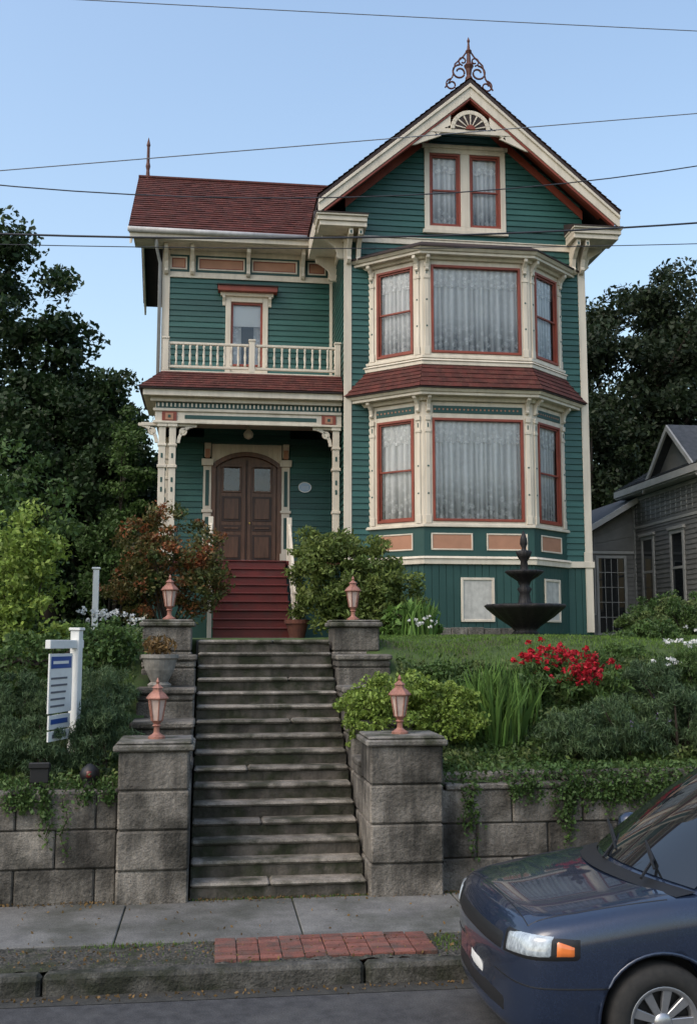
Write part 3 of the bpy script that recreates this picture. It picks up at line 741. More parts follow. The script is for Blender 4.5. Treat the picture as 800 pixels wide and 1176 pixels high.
TD.fb(FD,-.3,1.74,6.955,7.0,0,.04)
arcc=(dc,5.62); RA=1.16; 
ang=math.acos(.78/RA)
ring=arcpts(arcc,RA,PI-ang,ang,14); ring2=arcpts(arcc,RA-.1,PI-ang,ang,14)
woodM=MB('entrance_door_frame',wood,H,bevel=.004)
for i in range(14): woodM.fpoly(FD,[ring[i],ring[i+1],ring2[i+1],ring2[i]],-.05,.05)
for i in range(14):
    T.fpoly(FD,[ring[i],ring[i+1],(ring[i+1][0],6.95),(ring[i][0],6.95)],-.03,.02)
zs=ring2[0][1]
woodM.fb(FD,-.06,.04,FZ,ring[0][1]+.02,-.05,.04); woodM.fb(FD,1.4,1.5,FZ,ring[0][1]+.02,-.05,.04)
dd=MB('entrance_door_panels',woodd,H,bevel=.004)
woodM.fpoly(FD,[(.0,FZ),(1.44,FZ)]+[(1.44,zs)]+ring2[::-1]+[(.0,zs)],-.09,-.05)
for s in (-1,1):
    a=dc+.02 if s>0 else dc-.66; bb=dc+.66 if s>0 else dc-.02
    for z0,z1 in ((4.36,4.92),(5.00,5.14),(5.22,5.78)):
        dd.fb(FD,a+.12,bb-.10,z0,z1,-.05,-.035); woodM.fb(FD,a+.17,bb-.15,z0+.05,z1-.05,-.035,-.012)
    woodM.ring(FD,a,bb,FZ+.02,6.5,.08,-.05,-.02)
    dd.fb(FD,a+.15,bb-.13,5.90,6.42,-.05,-.043); woodM.ring(FD,a+.12,bb-.10,5.87,6.45,.035,-.05,-.02)
    GL.fb(FD,a+.15,bb-.13,5.90,6.42,-.040,-.038)
dd.fb(FD,dc-.015,dc+.015,FZ+.02,6.6,-.05,-.012)
KN=MB('door_knob',M('brass',(.5,.35,.12),None,rough=.3,metal=1),H,smooth=True); KN.lathe(dc+.08,YW+.0,5.18,[(.0,-.03),(.03,0),(.0,.03)],10); KN.done()
woodM.done(); dd.done()
PL=MB('oval_plaque',plaqueb,H); PL.fpoly(FD,[(2.02+.15*math.cos(a),6.0+.12*math.sin(a)) for a in [2*PI*i/20 for i in range(20)]],.02,.045); PL.done()
PW=MB('plaque_rim',white,H); arcA=[2*PI*i/20 for i in range(21)]
for i in range(20): PW.fpoly(FD,[(2.02+.15*math.cos(arcA[i]),6.0+.12*math.sin(arcA[i])),(2.02+.15*math.cos(arcA[i+1]),6.0+.12*math.sin(arcA[i+1])),(2.02+.13*math.cos(arcA[i+1]),6.0+.10*math.sin(arcA[i+1])),(2.02+.13*math.cos(arcA[i]),6.0+.10*math.sin(arcA[i]))],.045,.05)
for i in range(3): PW.fb(FD,1.94,2.10,5.96+i*.03,5.968+i*.03,.045,.048)
PW.done()
PLm=MB('porch_ceiling_lamp',M('lamp_globe',(.62,.55,.45),None,rough=.3),H,smooth=True); PLm.lathe(.72,22.3,7.02,[(.02,-.12),(.09,-.08),(.11,0),(.07,.06),(.03,.1),(.02,.28)],14); PLm.done()
HN=MB('house_number_plate',white,H); HN.box(.55,.87,21.295,21.31,4.12,4.21); HN.done()
HN=MB('house_number_digits',signink,H)
for i,c in enumerate((0,1,2,3)): HN.box(.59+i*.068,.59+i*.068+(.012 if i in(0,3) else .04),21.288,21.296,4.135,4.195)
HN.done()
PS=MB('porch_stairs',redstep,H,bevel=.008)
n=9; rs=(FZ-2.66)/n; rn=1.75/n
for i in range(n):
    y0=19.6+i*rn; z1=2.66+rs*(i+1)
    PS.box(0.02,1.46,y0,y0+rn+.01,2.5,z1-.035); PS.box(.0,1.48,y0-.03,y0+rn,z1-.033,z1-(.0 if i<n-1 else .003))
PS.done()
for xc in (-.05,1.55):
    T.box(xc-.04,xc+.04,19.52,19.62,2.6,3.45); T.box(xc-.06,xc+.06,19.5,19.64,3.45,3.5)
    T.prism([(xc-.03,19.6,3.3),(xc-.03,21.36,4.9),(xc-.03,21.36,4.98),(xc-.03,19.6,3.38)],[(xc+.03,19.6,3.3),(xc+.03,21.36,4.9),(xc+.03,21.36,4.98),(xc+.03,19.6,3.38)])
    T.prism([(xc-.02,19.6,2.62),(xc-.02,21.36,4.15),(xc-.02,21.36,3.9),(xc-.02,19.9,2.6)],[(xc+.02,19.6,2.62),(xc+.02,21.36,4.15),(xc+.02,21.36,3.9),(xc+.02,19.9,2.6)])
    for i in range(7):
        yy=19.75+i*.24; T.box(xc-.015,xc+.015,yy,yy+.03,2.7+(yy-19.6)*.88,3.32+(yy-19.6)*.91)
    T.box(xc-.05,xc+.05,21.34,21.44,4.2,5.1)
for mb in (W,T,T2,R,TD,PN,GL,CU,CV,SH,DK,RM,RS,FI,IR,CH,WP,STB,GUT): mb.done()

# ------------------------------------------------------------------ neighbour house
NH=empty('grey_neighbour_house')
w=MB('clapboard_walls',greyh,NH,recalc=False); t=MB('trim',greyt,NH,bevel=.005); r=MB('roof',greyr,NH,recalc=False); g=MB('glass',cglass,NH); rm=MB('roof_slab',greyr,NH)
nx=11.3
w.courses((nx,27,2.6),(nx,19.5,2.6),(nx,19.5,6.8),(nx,27,6.8),.12)
w.courses((nx,19.5,2.6),(18,19.5,2.6),(18,19.5,6.8),(nx,19.5,6.8),.12)
w.add([(nx,19.5,6.8),(18,19.5,6.8),(14.65,19.5,8.6)],[(0,1,2)]); w.add([(nx,27,6.8),(18,27,6.8),(14.65,27,8.6)],[(0,1,2)])
w.courses((18,19.5,2.6),(18,27,2.6),(18,27,6.8),(18,19.5,6.8),.12)
w.courses((18,27,2.6),(nx,27,2.6),(nx,27,6.8),(18,27,6.8),.12)
r.courses((nx-.35,27.4,6.65),(nx-.35,19.1,6.65),(14.65,19.1,8.75),(14.65,27.4,8.75),.16,.02,.25)
r.courses((18.45,19.1,6.65),(18.45,27.4,6.65),(14.65,27.4,8.75),(14.65,19.1,8.75),.16,.02)
t.box(nx-.37,nx-.32,19.1,27.4,6.46,6.63); t.box(nx-.32,nx,19.1,27.4,6.42,6.46)
FN=(nx,27,0,-1)
t.fb(FN,0,.14,2.6,6.4,0,.03)
t.fb(FN,7.36,7.5,2.6,6.4,0,.03)
t.fb(FN,0.1,7.4,5.55,5.62,0,.03); t.fb(FN,0.1,7.4,6.3,6.4,0,.03)
u=.25
while u<7.3: t.fb(FN,u,u+.05,5.7,6.3,0,.015); u+=.3
for u0 in (.55,2.3,4.4,6.0):
    t.ring(FN,u0,u0+.8,3.4,5.3,.1,.0,.045); g.fb(FN,u0+.1,u0+.7,3.5,5.2,.0,.02); t.fb(FN,u0+.1,u0+.7,4.33,4.39,.02,.035)
    t.fb(FN,u0-.06,u0+.86,5.3,5.38,0,.08)
w.add([(nx-.1,25.2,6.6),(nx-.1,22.8,6.6),(nx-.1,24.0,7.6)],[(0,1,2)])
r.add([(nx-.3,25.55,6.5),(nx-.3,24,7.85),(12.8,24,7.85),(11.6,25.55,6.5)],[(0,1,2,3)]); r.add([(nx-.3,22.45,6.5),(nx-.3,24,7.85),(12.8,24,7.85),(11.6,22.45,6.5)],[(0,1,2,3)])
for ys in (25.55,22.45):
    t.prism([(nx-.34,ys,6.49),(nx-.34,24,7.84),(nx-.34,24,7.69),(nx-.34,ys,6.34)],[(nx-.28,ys,6.49),(nx-.28,24,7.84),(nx-.28,24,7.69),(nx-.28,ys,6.34)])
FA=(0,27.0,1,0)
w.courses((9.8,26.99,5.0),(nx,26.99,5.0),(nx,26.99,6.2),(9.8,26.99,5.3),.12)
w.courses((9.8,26.99,2.6),(nx,26.99,2.6),(nx,26.99,5.0),(9.8,26.99,5.0),.12)
w.courses((9.8,31,2.6),(9.8,26.99,2.6),(9.8,26.99,5.3),(9.8,31,5.3),.12)
rm.prism([(9.3,26.6,5.25),(11.5,26.6,6.55),(11.5,26.6,6.42),(9.3,26.6,5.12)],[(9.3,31,5.25),(11.5,31,6.55),(11.5,31,6.42),(9.3,31,5.12)])
t.prism([(9.28,26.56,5.24),(11.28,26.56,6.42),(11.28,26.56,6.25),(9.28,26.56,5.07)],[(9.28,26.6,5.24),(11.28,26.6,6.42),(11.28,26.6,6.25),(9.28,26.6,5.07)])
t.ring(FA,10.2,11.05,2.72,4.85,.07,.02,.07); g.fb(FA,10.27,10.98,2.75,4.78,.02,.035)
for i in range(1,4): t.fb(FA,10.27+i*.177-.01,10.27+i*.177+.01,2.8,4.78,.035,.05)
for i in range(1,5): t.fb(FA,10.27,10.98,2.8+i*.4-.01,2.8+i*.4+.01,.035,.048)
g.fb(FA,9.9,10.14,3.3,4.7,.02,.03); t.ring(FA,9.86,10.18,3.26,4.74,.04,.02,.05)
t.fb(FA,9.8,11.28,4.9,4.98,.02,.06)
for mb in (w,t,r,g,rm): mb.done()

# ------------------------------------------------------------------ fountain
e=empty('garden_fountain',(4.66,15.3,2.58))
f=MB('basin_and_tiers',iron,e,smooth=True)
f.lathe(0,0,0,[(.36,0),(.36,.05),(.22,.10),(.16,.16),(.22,.22),(.42,.36),(.56,.48),(.60,.53),(.57,.55),(.50,.50),(.2,.44),(.11,.47),(.13,.52),(.09,.60),(.075,.72),(.11,.78),(.07,.82),(.10,.90),(.22,.98),(.29,1.04),(.27,1.06),(.2,1.02),(.07,1.0),(.06,1.08),(.05,1.2),(.09,1.26),(.12,1.34),(.10,1.36),(.05,1.33),(.03,1.4),(.055,1.46),(.05,1.54),(.01,1.66)],64,16,.03)
f.done()

# ------------------------------------------------------------------ real-estate sign
e=empty('for_sale_sign',(-1.43,11.55,1.24),math.radians(72))
wp=MB('post',white,e,bevel=.005); wp.box(-.05,.05,-.05,.05,-.1,1.46); wp.box(-.065,.065,-.065,.065,1.46,1.49); wp.box(-.66,-.05,-.03,.03,1.27,1.36); wp.box(.05,.12,-.03,.03,1.27,1.36)
wp.done()
sg=MB('panel_white',white,e); sg.box(-.62,-.10,-.008,.008,.62,1.22); sg.box(-.60,-.12,-.008,.008,.46,.60); sg.box(-.60,-.12,-.008,.008,.34,.44); sg.done()
sb=MB('panel_blue',bluesign,e); sb.box(-.59,-.13,-.0115,-.0083,1.07,1.19); sb.box(-.56,-.18,-.0115,-.0083,.51,.56); sb.done()
si=MB('lettering',signink,e)
for i in range(5):
    si.box(-.58,-.16-.12*random.random(),-.0115,-.0083,.96-i*.07,.98-i*.07)
si.box(-.52,-.2,-.0115,-.0083,.37,.41)
si.done()
si=MB('blue_panel_lettering',white,e); si.box(-.55,-.2,-.0135,-.0118,1.115,1.145); si.done()
ch=MB('hanging_links',iron,e)
for xx in (-.55,-.17):
    ch.tube([(xx,0,1.27),(xx,0,1.22)],.005,5); ch.tube([(xx,0,.62),(xx,0,.60)],.005,5); ch.tube([(xx,0,.46),(xx,0,.44)],.005,5)
ch.done()
e=empty('white_marker_post',(-1.9,17.6,2.6)); m_=MB('post',white,e,bevel=.01); m_.box(-.05,.05,-.02,.02,0,1.15); m_.box(-.07,.07,-.03,.03,1.15,1.19); m_.done()
e=empty('garden_floodlight',(-1.62,10.62,1.17)); m_=MB('housing',blackp,e,bevel=.02); m_.box(-.09,.09,-.05,.08,.06,.24); m_.box(-.03,.03,-.03,.03,0,.06); m_.box(-.1,.1,-.07,-.05,.2,.26); m_.done()
e=empty('garden_globe_lamp',(-1.16,10.7,1.17)); m_=MB('globe',blackp,e,smooth=True); m_.lathe(0,0,0,[(.07,0),(.07,.02),(.05,.04),(.09,.09),(.10,.13),(.08,.18),(.03,.22),(.0,.23)],14); m_.done(); m_=MB('lens_cap',M('red_lens',(.12,.02,.015),None,rough=.3),e,smooth=True); m_.lathe(0.0,-.055,.09,[(.03,0),(.05,.03),(.04,.07),(.01,.09)],10); m_.done()
def pot(name,loc,mat,prof,plantmat,L,n,hh):
    e=empty(name,loc); a=MB('pot',mat,e,smooth=False); a.lathe(0,0,0,prof,20); a.done()
    top=prof[-1][1]; quadobj('plant',leafverts(ell(n,(0,0,top+hh*.4),(.2,.2,hh*.55),.6),L,.3,1.0),plantmat,e)
pot('stone_urn_planter',(-.60,12.62,2.05),urnm,[(.13,0),(.14,.03),(.1,.06),(.17,.2),(.2,.32),(.22,.34),(.22,.38)],lf_dry,.09,260,.25)
pot('terracotta_pot',(1.52,18.9,2.62),terra,[(.13,0),(.2,.26),(.23,.27),(.23,.34)],lf_rhod,.1,260,.35)

# ------------------------------------------------------------------ minivan
V=empty('parked_minivan',(1.77,7.16,0))
def ringpts(x,hw,zt,zb,tum=.0):
    zm=zb+(zt-zb)*.52
    half=[(0,zt+.02),(.45*hw,zt+.015),(.78*hw,zt-.003),(.93*hw,zt-.035),(.985*hw,zt-.10),(1.0*hw,zm+.06),(1.0*hw,zb+(zt-zb)*.3),(.975*hw,zb+.07),(.9*hw,zb),(.5*hw,zb)]
    pts=[(x,y,z) for y,z in half]+[(x,0,zb)]+[(x,-y,z) for y,z in half[:0:-1]]
    return pts
stn=[(0.0,.58,.62,.30),(.02,.74,.72,.26),(.055,.83,.83,.23),(.12,.87,.895,.21),(.25,.90,.93,.2),(.45,.92,.96,.19),(.7,.935,1.0,.19),(.95,.945,1.035,.19),(1.15,.95,1.06,.19),(1.6,.955,1.08,.19),(2.4,.96,1.09,.19),(3.4,.96,1.09,.19),(4.2,.95,1.08,.2),(4.6,.93,1.05,.23),(4.76,.88,1.0,.28),(4.8,.8,.9,.35)]
rings=[ringpts(x,h,zt,zb) for x,h,zt,zb in stn]; m=len(rings[0])
vv=[];ff=[]
for i,rg in enumerate(rings):
    for (x_,y_,z_) in rg:
        xs=x_
        if i<7: xs=x_+.17*(abs(y_)/.93)**3*(1-i/7)
        vv.append((xs,y_,z_))
for i in range(len(rings)-1):
    for j in range(m): ff.append((i*m+j,i*m+(j+1)%m,(i+1)*m+(j+1)%m,(i+1)*m+j))
ff.append(tuple(range(m))); ff.append(tuple(range((len(rings)-1)*m,len(rings)*m)))
me=bpy.data.meshes.new('body'); me.from_pydata(vv,[],ff)
bm=bmesh.new(); bm.from_mesh(me); bmesh.ops.recalc_face_normals(bm,faces=bm.faces); bm.to_mesh(me); bm.free()
me.materials.append(carp); me.materials.append(blackp)
body=bpy.data.objects.new('body',me); scene.collection.objects.link(body)
sm=body.modifiers.new('s','SUBSURF'); sm.levels=2; sm.render_levels=2
cuts=[]
WX=(.93,3.98); WZ=.335
for wx in WX:
    for s in (-1,1):
        bpy.ops.mesh.primitive_cylinder_add(vertices=64,radius=.39,depth=.6,location=(wx,s*.93,WZ+.01),rotation=(PI/2,0,0))
        c=bpy.context.object; cuts.append(c)
        bo=body.modifiers.new('b','BOOLEAN'); bo.operation='DIFFERENCE'; bo.object=c; bo.solver='EXACT'
dg=bpy.context.evaluated_depsgraph_get(); dg.update()
me2=bpy.data.meshes.new_from_object(body.evaluated_get(dg)); me2.name='body'
for c in cuts: bpy.data.objects.remove(c)
body.modifiers.clear(); body.data=me2; body.parent=V
while len(me2.materials)<2: me2.materials.append(blackp)
for pl in me2.polygons:
    c=pl.center; pl.use_smooth=True
    for wx in WX:
        if (c.x-wx)**2+(c.z-WZ-.01)**2<.388**2 and c.z<.75: pl.material_index=1; pl.use_smooth=False
    if c.z<.22: pl.material_index=1
bvh=BVHTree.FromPolygons([v.co.copy() for v in me2.vertices],[tuple(p.vertices) for p in me2.polygons])
def decal(name,mat,fn,ni,nj,off=.006,smooth=True):
    pts=[]
    for i in range(ni+1):
        for j in range(nj+1):
            o_,d_=fn(i/ni,j/nj); h=bvh.ray_cast(Vector(o_),Vector(d_).normalized())
            if h[0] is None: pts.append(Vector(o_)+Vector(d_)*2); continue
            edge=(i in(0,ni) or j in(0,nj))
            pts.append(h[0]+h[1]*(off if not edge else -.004)*(1 if h[1].dot(Vector(d_))<0 else -1))
    b_=MB(name,mat,V,smooth=smooth,recalc=False)
    b_.add(pts,[(i*(nj+1)+j,(i+1)*(nj+1)+j,(i+1)*(nj+1)+j+1,i*(nj+1)+j+1) for i in range(ni) for j in range(nj)]); return b_.done()
def polar(phi,z,s): 
    o_=(.75-2.2*math.cos(phi),s*(.35+2.2*math.sin(phi)),z); return o_,(math.cos(phi),-s*math.sin(phi),0)
for s in (-1,1):
    decal('headlamp_surround',blackp,lambda a,b_:polar(math.radians(16+45*a),.680+.02*a+(.158+.01*math.sin(PI*a)-.03*a)*b_,s),18,6,.008)
    decal('headlamp',lens,lambda a,b_:polar(math.radians(20+28*a),.694+.02*a+(.128+.010*math.sin(PI*a))*b_,s),16,6,.016)
    decal('turn_signal',amber,lambda a,b_:polar(math.radians(48.3+10*a),.714+.008*a+(.118-.055*a)*b_,s),6,5,.015)
    decal('bumper_corner_strip',blackp,lambda a,b_:polar(math.radians(2+75*a),.535+.02*b_,s),24,2,.004)
    decal('bumper_seam',blackp,lambda a,b_:polar(math.radians(2+66*a),.655+.008*b_,s),24,1,.003)
decal('grille',blackp,lambda a,b_:((-1,-.56+1.12*a,.68+.115*b_),(1,0,0)),20,5,.006)
decal('lower_intake',blackp,lambda a,b_:((-1,-.6+1.2*a,.31+.12*b_),(1,0,0)),18,3,.004)
for zz in (.71,.74): decal('grille_bar',alloy,lambda a,b_:((-1,-.53+1.06*a,zz+.006*b_),(1,0,0)),14,1,.014)
decal('licence_plate',white,lambda a,b_:((-1,-.15+.3*a,.43+.09*b_),(1,0,0)),4,2,.02)
for s in (-1,1):
    decal('body_side_moulding',carp,lambda a,b_:((1.5+2.0*a,s*2,.52+.07*b_),(0,-s,0)),20,3,.012)
al=MB('wheel_arch_lips',carp,V,smooth=True)
for wx in WX:
    for s in (-1,1):
        pts=[]
        for i in range(25):
            a_=math.radians(-8+196*i/24); xx=wx+.395*math.cos(a_); zz=WZ+.01+.395*math.sin(a_)
            h=bvh.ray_cast(Vector((wx+.41*math.cos(a_),s*2,WZ+.01+.41*math.sin(a_))),Vector((0,-s,0)))
            if h[0]: pts.append((xx,h[0].y-s*.006,zz))
        if len(pts)>3: al.tube(pts,.012,6)
al.done()
def ws(u,v):
    return (( .98+.24*u*u)*(1-v)+(1.92+.10*u*u)*v, u*(.86*(1-v)+.70*v), (1.065-.035*u*u)*(1-v)+(1.665-.03*u*u)*v+.03*math.sin(PI*v))
gh=MB('greenhouse',carp,V,smooth=True)
n_=10; P=[[Vector(ws(-1+2*i/n_,j/6)) for i in range(n_+1)] for j in range(7)]
def gridadd(mb,G):
    a=len(G);b_=len(G[0]); mb.add([p for row in G for p in row],[(i*b_+j,(i+1)*b_+j,(i+1)*b_+j+1,i*b_+j+1) for i in range(a-1) for j in range(b_-1)])
gridadd(gh,P)
def sidept(s,u,v):
    x0_=(1.22*(1-v)+2.02*v); x1_=4.72*(1-v)+4.5*v
    y=.935-.03*v-.17*v**1.3
    if u<.12: y-= (.075*(1-v)+.06*v)*(1-u/.12)**2*1.0
    return Vector((x0_+(x1_-x0_)*u, s*(y), (1.04*(1-v)+1.63*v)))
for s in (-1,1):
    gridadd(gh,[[sidept(s,i/24,j/6) for i in range(25)] for j in range(7)])
def roofpt(a,b_):
    s=-1+2*b_; x0_=1.92+.10*s*s; x=x0_+(4.5-x0_)*a
    return Vector((x,s*(.70+.035*min(1,a*8)),1.635+.095*(1-abs(s)**2.6)*(.45+.55*math.sin(PI*min(1,max(0,a*.9+.1))))))
gridadd(gh,[[roofpt(i/16,j/12) for j in range(13)] for i in range(17)])
gridadd(gh,[[Vector((4.72-.22*j/5,(-1+2*i/8)*(.93-.19*j/5),1.03+.6*j/5)) for i in range(9)] for j in range(6)])
gh.done()
wsg=MB('windscreen',cglass,V,smooth=True,recalc=False)
def off(p,d): return p+Vector(d)
gridadd(wsg,[[off(Vector(ws((-1+2*i/n_)*.93,.04+.9*j/6)),(-.009,0,.009)) for i in range(n_+1)] for j in range(7)])
wsg.done()
sgl=MB('side_windows',cglass,V,smooth=True,recalc=False)
for s in (-1,1):
    for ua,ub in ((.07,.30),(.325,.64),(.665,.95)):
        gridadd(sgl,[[off(sidept(s,ua+(ub-ua)*i/10,.07+.82*j/6),(0,s*.009,.002)) for i in range(11)] for j in range(7)])
gridadd(sgl,[[Vector((4.72-.22*j/5+.012,(-.85+1.7*i/8)*(.93-.19*j/5),1.03+.6*j/5)) for i in range(9)] for j in range(1,5)])
sgl.done()
bp_=MB('wipers_and_cowl',blackp,V)
gridadd(bp_,[[Vector((.86+.22*(u/10)**2+.13*k2,.82*u/10,1.052+.025*k2-.02*(u/10)**2)) for u in range(-10,11)] for k2 in (0,1)])
for y0 in (-.55,.1):
    bp_.tube([(.97,y0,1.09),(1.12,y0+.15,1.17),(1.2,y0+.45,1.23)],.011,5); bp_.tube([(1.06,y0+.0,1.145),(1.24,y0+.6,1.245)],.009,4)
bp_.done()
mr=MB('door_mirrors',carp,V,smooth=True)
for s in (-1,1):
    mr.lathe(1.55,s*1.04,1.08,[(.02,-.01),(.08,.01),(.095,.06),(.085,.12),(.04,.155),(.0,.16)],12); mr.tube([(1.52,s*.92,1.08),(1.54,s*1.0,1.11)],.03,6)
mr.done()
dl=MB('door_seams',blackp,V)
for s in (-1,1):
    for xx in (1.38,2.5,3.55):
        pts=[]
        for i in range(9):
            z_=.3+.09*i; h=bvh.ray_cast(Vector((xx,s*2,z_)),Vector((0,-s,0)))
            if h[0]: pts.append(h[0])
        if len(pts)>2: dl.tube(pts,.005,4)
    dl.tube([(2.1,s*.965,.93),(2.28,s*.965,.93)],.014,6)
    pts=[]
    for i in range(16):
        xx=.17+.85*i/15; h=bvh.ray_cast(Vector((xx,s*(.72+.10*i/15),2)),Vector((0,0,-1))); 
        if h[0]: pts.append(h[0])
    dl.tube(pts,.004,4)
pts=[]
for i in range(17):
    yy=-.72+1.44*i/16; h=bvh.ray_cast(Vector((.17+.0*yy*yy,yy,2)),Vector((0,0,-1)))
    if h[0]: pts.append(h[0])
dl.tube(pts,.004,4)
dl.done()
def wheel(x,s):
    e=empty('wheel',(0,0,0)); e.parent=V; e.location=(x,s*.84,WZ)
    def ylathe(mb,prof,seg=40):
        pts=[(r_*math.cos(2*PI*j/seg),yy,r_*math.sin(2*PI*j/seg)) for r_,yy in prof for j in range(seg)]
        mb.add(pts,[(i*seg+j,i*seg+(j+1)%seg,(i+1)*seg+(j+1)%seg,(i+1)*seg+j) for i in range(len(prof)-1) for j in range(seg)])
    a=MB('tyre',tyre,e,smooth=True); ylathe(a,[(.2,-s*.1),(.3,-s*.11),(.33,-s*.08),(.337,0),(.33,s*.075),(.31,s*.1),(.255,s*.108),(.215,s*.095),(.205,s*.07)]); a.done()
    b_=MB('rim',alloy,e,smooth=True); ylathe(b_,[(.21,-s*.1),(.2,s*.0),(.2,s*.07),(.217,s*.092),(.212,s*.096),(.19,s*.085),(.18,s*.03)]); 
    ylathe(b_,[(.0,s*.085),(.035,s*.085),(.05,s*.075),(.065,s*.06),(.06,s*.02)]); b_.done()
    sp=MB('spokes',alloy,e,bevel=.004)
    for k_ in range(9):
        t_=2*PI*k_/9
        c_,s_=math.cos(t_),math.sin(t_); nx_,nz_=-s_,c_
        A=[(.05*c_+nx_*.02,s*.068,.05*s_+nz_*.02),(.05*c_-nx_*.02,s*.068,.05*s_-nz_*.02),(.195*c_-nx_*.03,s*.078,.195*s_-nz_*.03),(.195*c_+nx_*.03,s*.078,.195*s_+nz_*.03)]
        sp.prism(A,[(p_[0],p_[1]-s*.03,p_[2]) for p_ in A])
    sp.done()
    d_=MB('brake_disc',blackp,e); ylathe(d_,[(.0,s*.02),(.19,s*.02),(.19,s*.0)]); d_.done()
for wx in WX:
    for s in (-1,1): wheel(wx,s)

# ------------------------------------------------------------------ poles and wires
for px_ in (-13,17):
    e=empty('utility_pole',(px_,8.72,0)); a=MB('pole',polem,e,smooth=True); a.tube([(0,0,-.1),(0,0,6),(0,0,13.3)],[.16,.14,.1],12); a.done()
    a=MB('crossarm',polem,e); a.box(-.06,.06,-.7,.75,12.4,12.52); a.box(-.05,.05,-.5,.75,9.2,9.3); a.done()
def wire(z0,b_,c_,y,r_,mt,x00=1.6):
    a=MB('power_line',mt,None,smooth=True); a.tube([(x,y,z0+b_*(x-x00)+c_*(x-x00)**2) for x in np.linspace(-13,17,60)],r_,5); a.done()
wire(8.58,.028,.0005,9.3,.0045,wiregrey); wire(7.33,.15,.0,9.3,.005,wiregrey); wire(6.76,.0975,.0195,9.3,.006,wirem)
wire(6.33,.066,.0083,9.3,.010,wirem,1.2); wire(6.24,.05,.004,9.34,.0045,wirem,1.2)

# ------------------------------------------------------------------ vegetation
tree('deciduous_tree',(-6.5,29,2.6),3.5,[((-6.8,29,9.3),(3.3,3,5.0)),((-4.3,28.5,6.8),(1.9,2.2,3.6)),((-9.5,28,8),(3,3,4.5)),((-4.0,28,9.9),(1.0,1.3,1.9))],320,260,.68,.18,lf_dark,.35,limbs=26)
tree('deciduous_tree',(-3.9,26,2.6),2.5,[((-4.3,26,6.0),(2.2,1.9,3.3)),((-3.0,27,5.0),(1.3,1.5,2.4)),((-2.7,27.6,7.4),(.85,1.2,2.2))],200,220,.5,.14,lf_dark,.2)
tree('deciduous_tree',(-3.0,31,2.6),2.5,[((-3.0,31,6.2),(1.7,1.5,3.6))],110,220,.55,.16,lf_dark,.2)
tree('deciduous_tree',(-8,21,2.6),2.0,[((-7.2,21,5.2),(2.5,2,3.0))],130,200,.55,.14,lf_dark,.2)
tree('evergreen_tree',(14.5,36,2.8),4,[((15,36,10.5),(4.0,3.4,5.2)),((13.3,35,7.8),(2.5,2.4,4.6)),((19,36,9.5),(4,3.5,5.5)),((17.3,36,14.4),(2.2,2,2.0)),((13.6,36,13.4),(1.3,1.5,1.8))],430,250,.78,.19,lf_dark2,.4,limbs=26)
tree('evergreen_tree',(12.2,33,2.8),3,[((12.4,33,6.6),(2.1,2.0,4.0))],140,200,.6,.17,lf_dark2,.25)
P_,c_=clumpcloud([((x_,48+3*math.sin(x_),5.5),(6,3,4.5)) for x_ in range(-44,60,8)],460,120,1.3,.5)
quadobj('distant_trees',leafverts(P_,.42,.6),lf_dark)
shrub('garden_shrub',(-2.3,24.5,2.6),[((-2.05,24.8,6.1),(.5,.6,1.9)),((-2.3,24.4,4.4),(.8,.6,1.3))],80,120,.3,.10,lf_mid)
shrub('red_leaf_maple_shrub',(-.75,18.5,2.6),[((-.78,18.5,4.0),(.95,.85,.95)),((-.2,18.4,3.6),(.45,.5,.6)),((-1.35,18.6,3.5),(.5,.5,.6))],150,100,.21,.075,lf_red,.5,stems=22)
shrub('rhododendron_bush',(2.35,18.4,2.6),[((2.3,18.4,3.75),(.95,.8,.85)),((3.0,18.2,3.4),(.7,.6,.6)),((1.9,18.5,4.1),(.5,.5,.5)),((2.7,18.3,3.0),(.9,.6,.45))],280,95,.19,.095,lf_rhod,.38,stems=16)
shrub('yellow_green_barberry_bush',(2.25,11.75,1.3),[((2.15,11.75,1.86),(.62,.45,.42)),((2.65,11.7,1.75),(.42,.4,.36)),((1.72,11.75,1.75),(.35,.35,.33))],240,90,.105,.045,lf_bright,.6,stems=12)
shrub('garden_shrub',(-2.4,14.2,2.5),[((-2.55,14.2,3.5),(.75,.6,.85)),((-2.3,13.8,2.7),(.6,.5,.5))],110,90,.2,.075,lf_bright)
shrub('garden_shrub',(-3.6,16.5,2.6),[((-3.4,17.0,4.2),(1.3,.9,1.7)),((-4.8,16,4),(1.5,1,2))],130,110,.32,.10,lf_mid)
shrub('garden_shrub',(-2.0,13,2.3),[((-1.9,13.0,2.45),(.75,.5,.35)),((-1.2,13.3,2.5),(.4,.4,.35)),((-2.6,12.6,2.2),(.6,.5,.4))],100,90,.16,.06,lf_mid)
for (cx_,cy_,cz_,r_,h_) in ((-1.1,11.35,1.55,.36,.5),(-1.75,11.4,1.5,.42,.40),(-2.4,11.3,1.5,.45,.45),(-1.25,12.1,1.95,.38,.38),(-3.2,11.6,1.7,.6,.5),(-2.1,12.2,1.9,.5,.35)):
    shrub('rosemary_bush',(cx_,cy_,cz_-.4),[((cx_,cy_,cz_),(r_,r_*.9,h_))],75,115,.10,.068,lf_spiky,.13,1.3,6)
for (cx_,cy_,cz_,r_,h_) in ((4.0,11.5,1.50,.38,.30),(4.6,11.6,1.58,.5,.38),(5.3,11.5,1.62,.5,.42),(6.1,11.7,1.7,.6,.45),(5.5,12.5,2.0,.5,.36),(6.1,12.7,2.1,.6,.38),(7.2,12.0,1.9,.8,.45),(6.6,12.9,2.2,.5,.35)):
    shrub('rosemary_bush',(cx_,cy_,cz_-.4),[((cx_,cy_,cz_),(r_,r_*.9,h_))],85,110,.11,.075,lf_spiky if cx_<5.6 else lf_mid,.14,1.2,6,flowers=(fl_lav,6,.02))
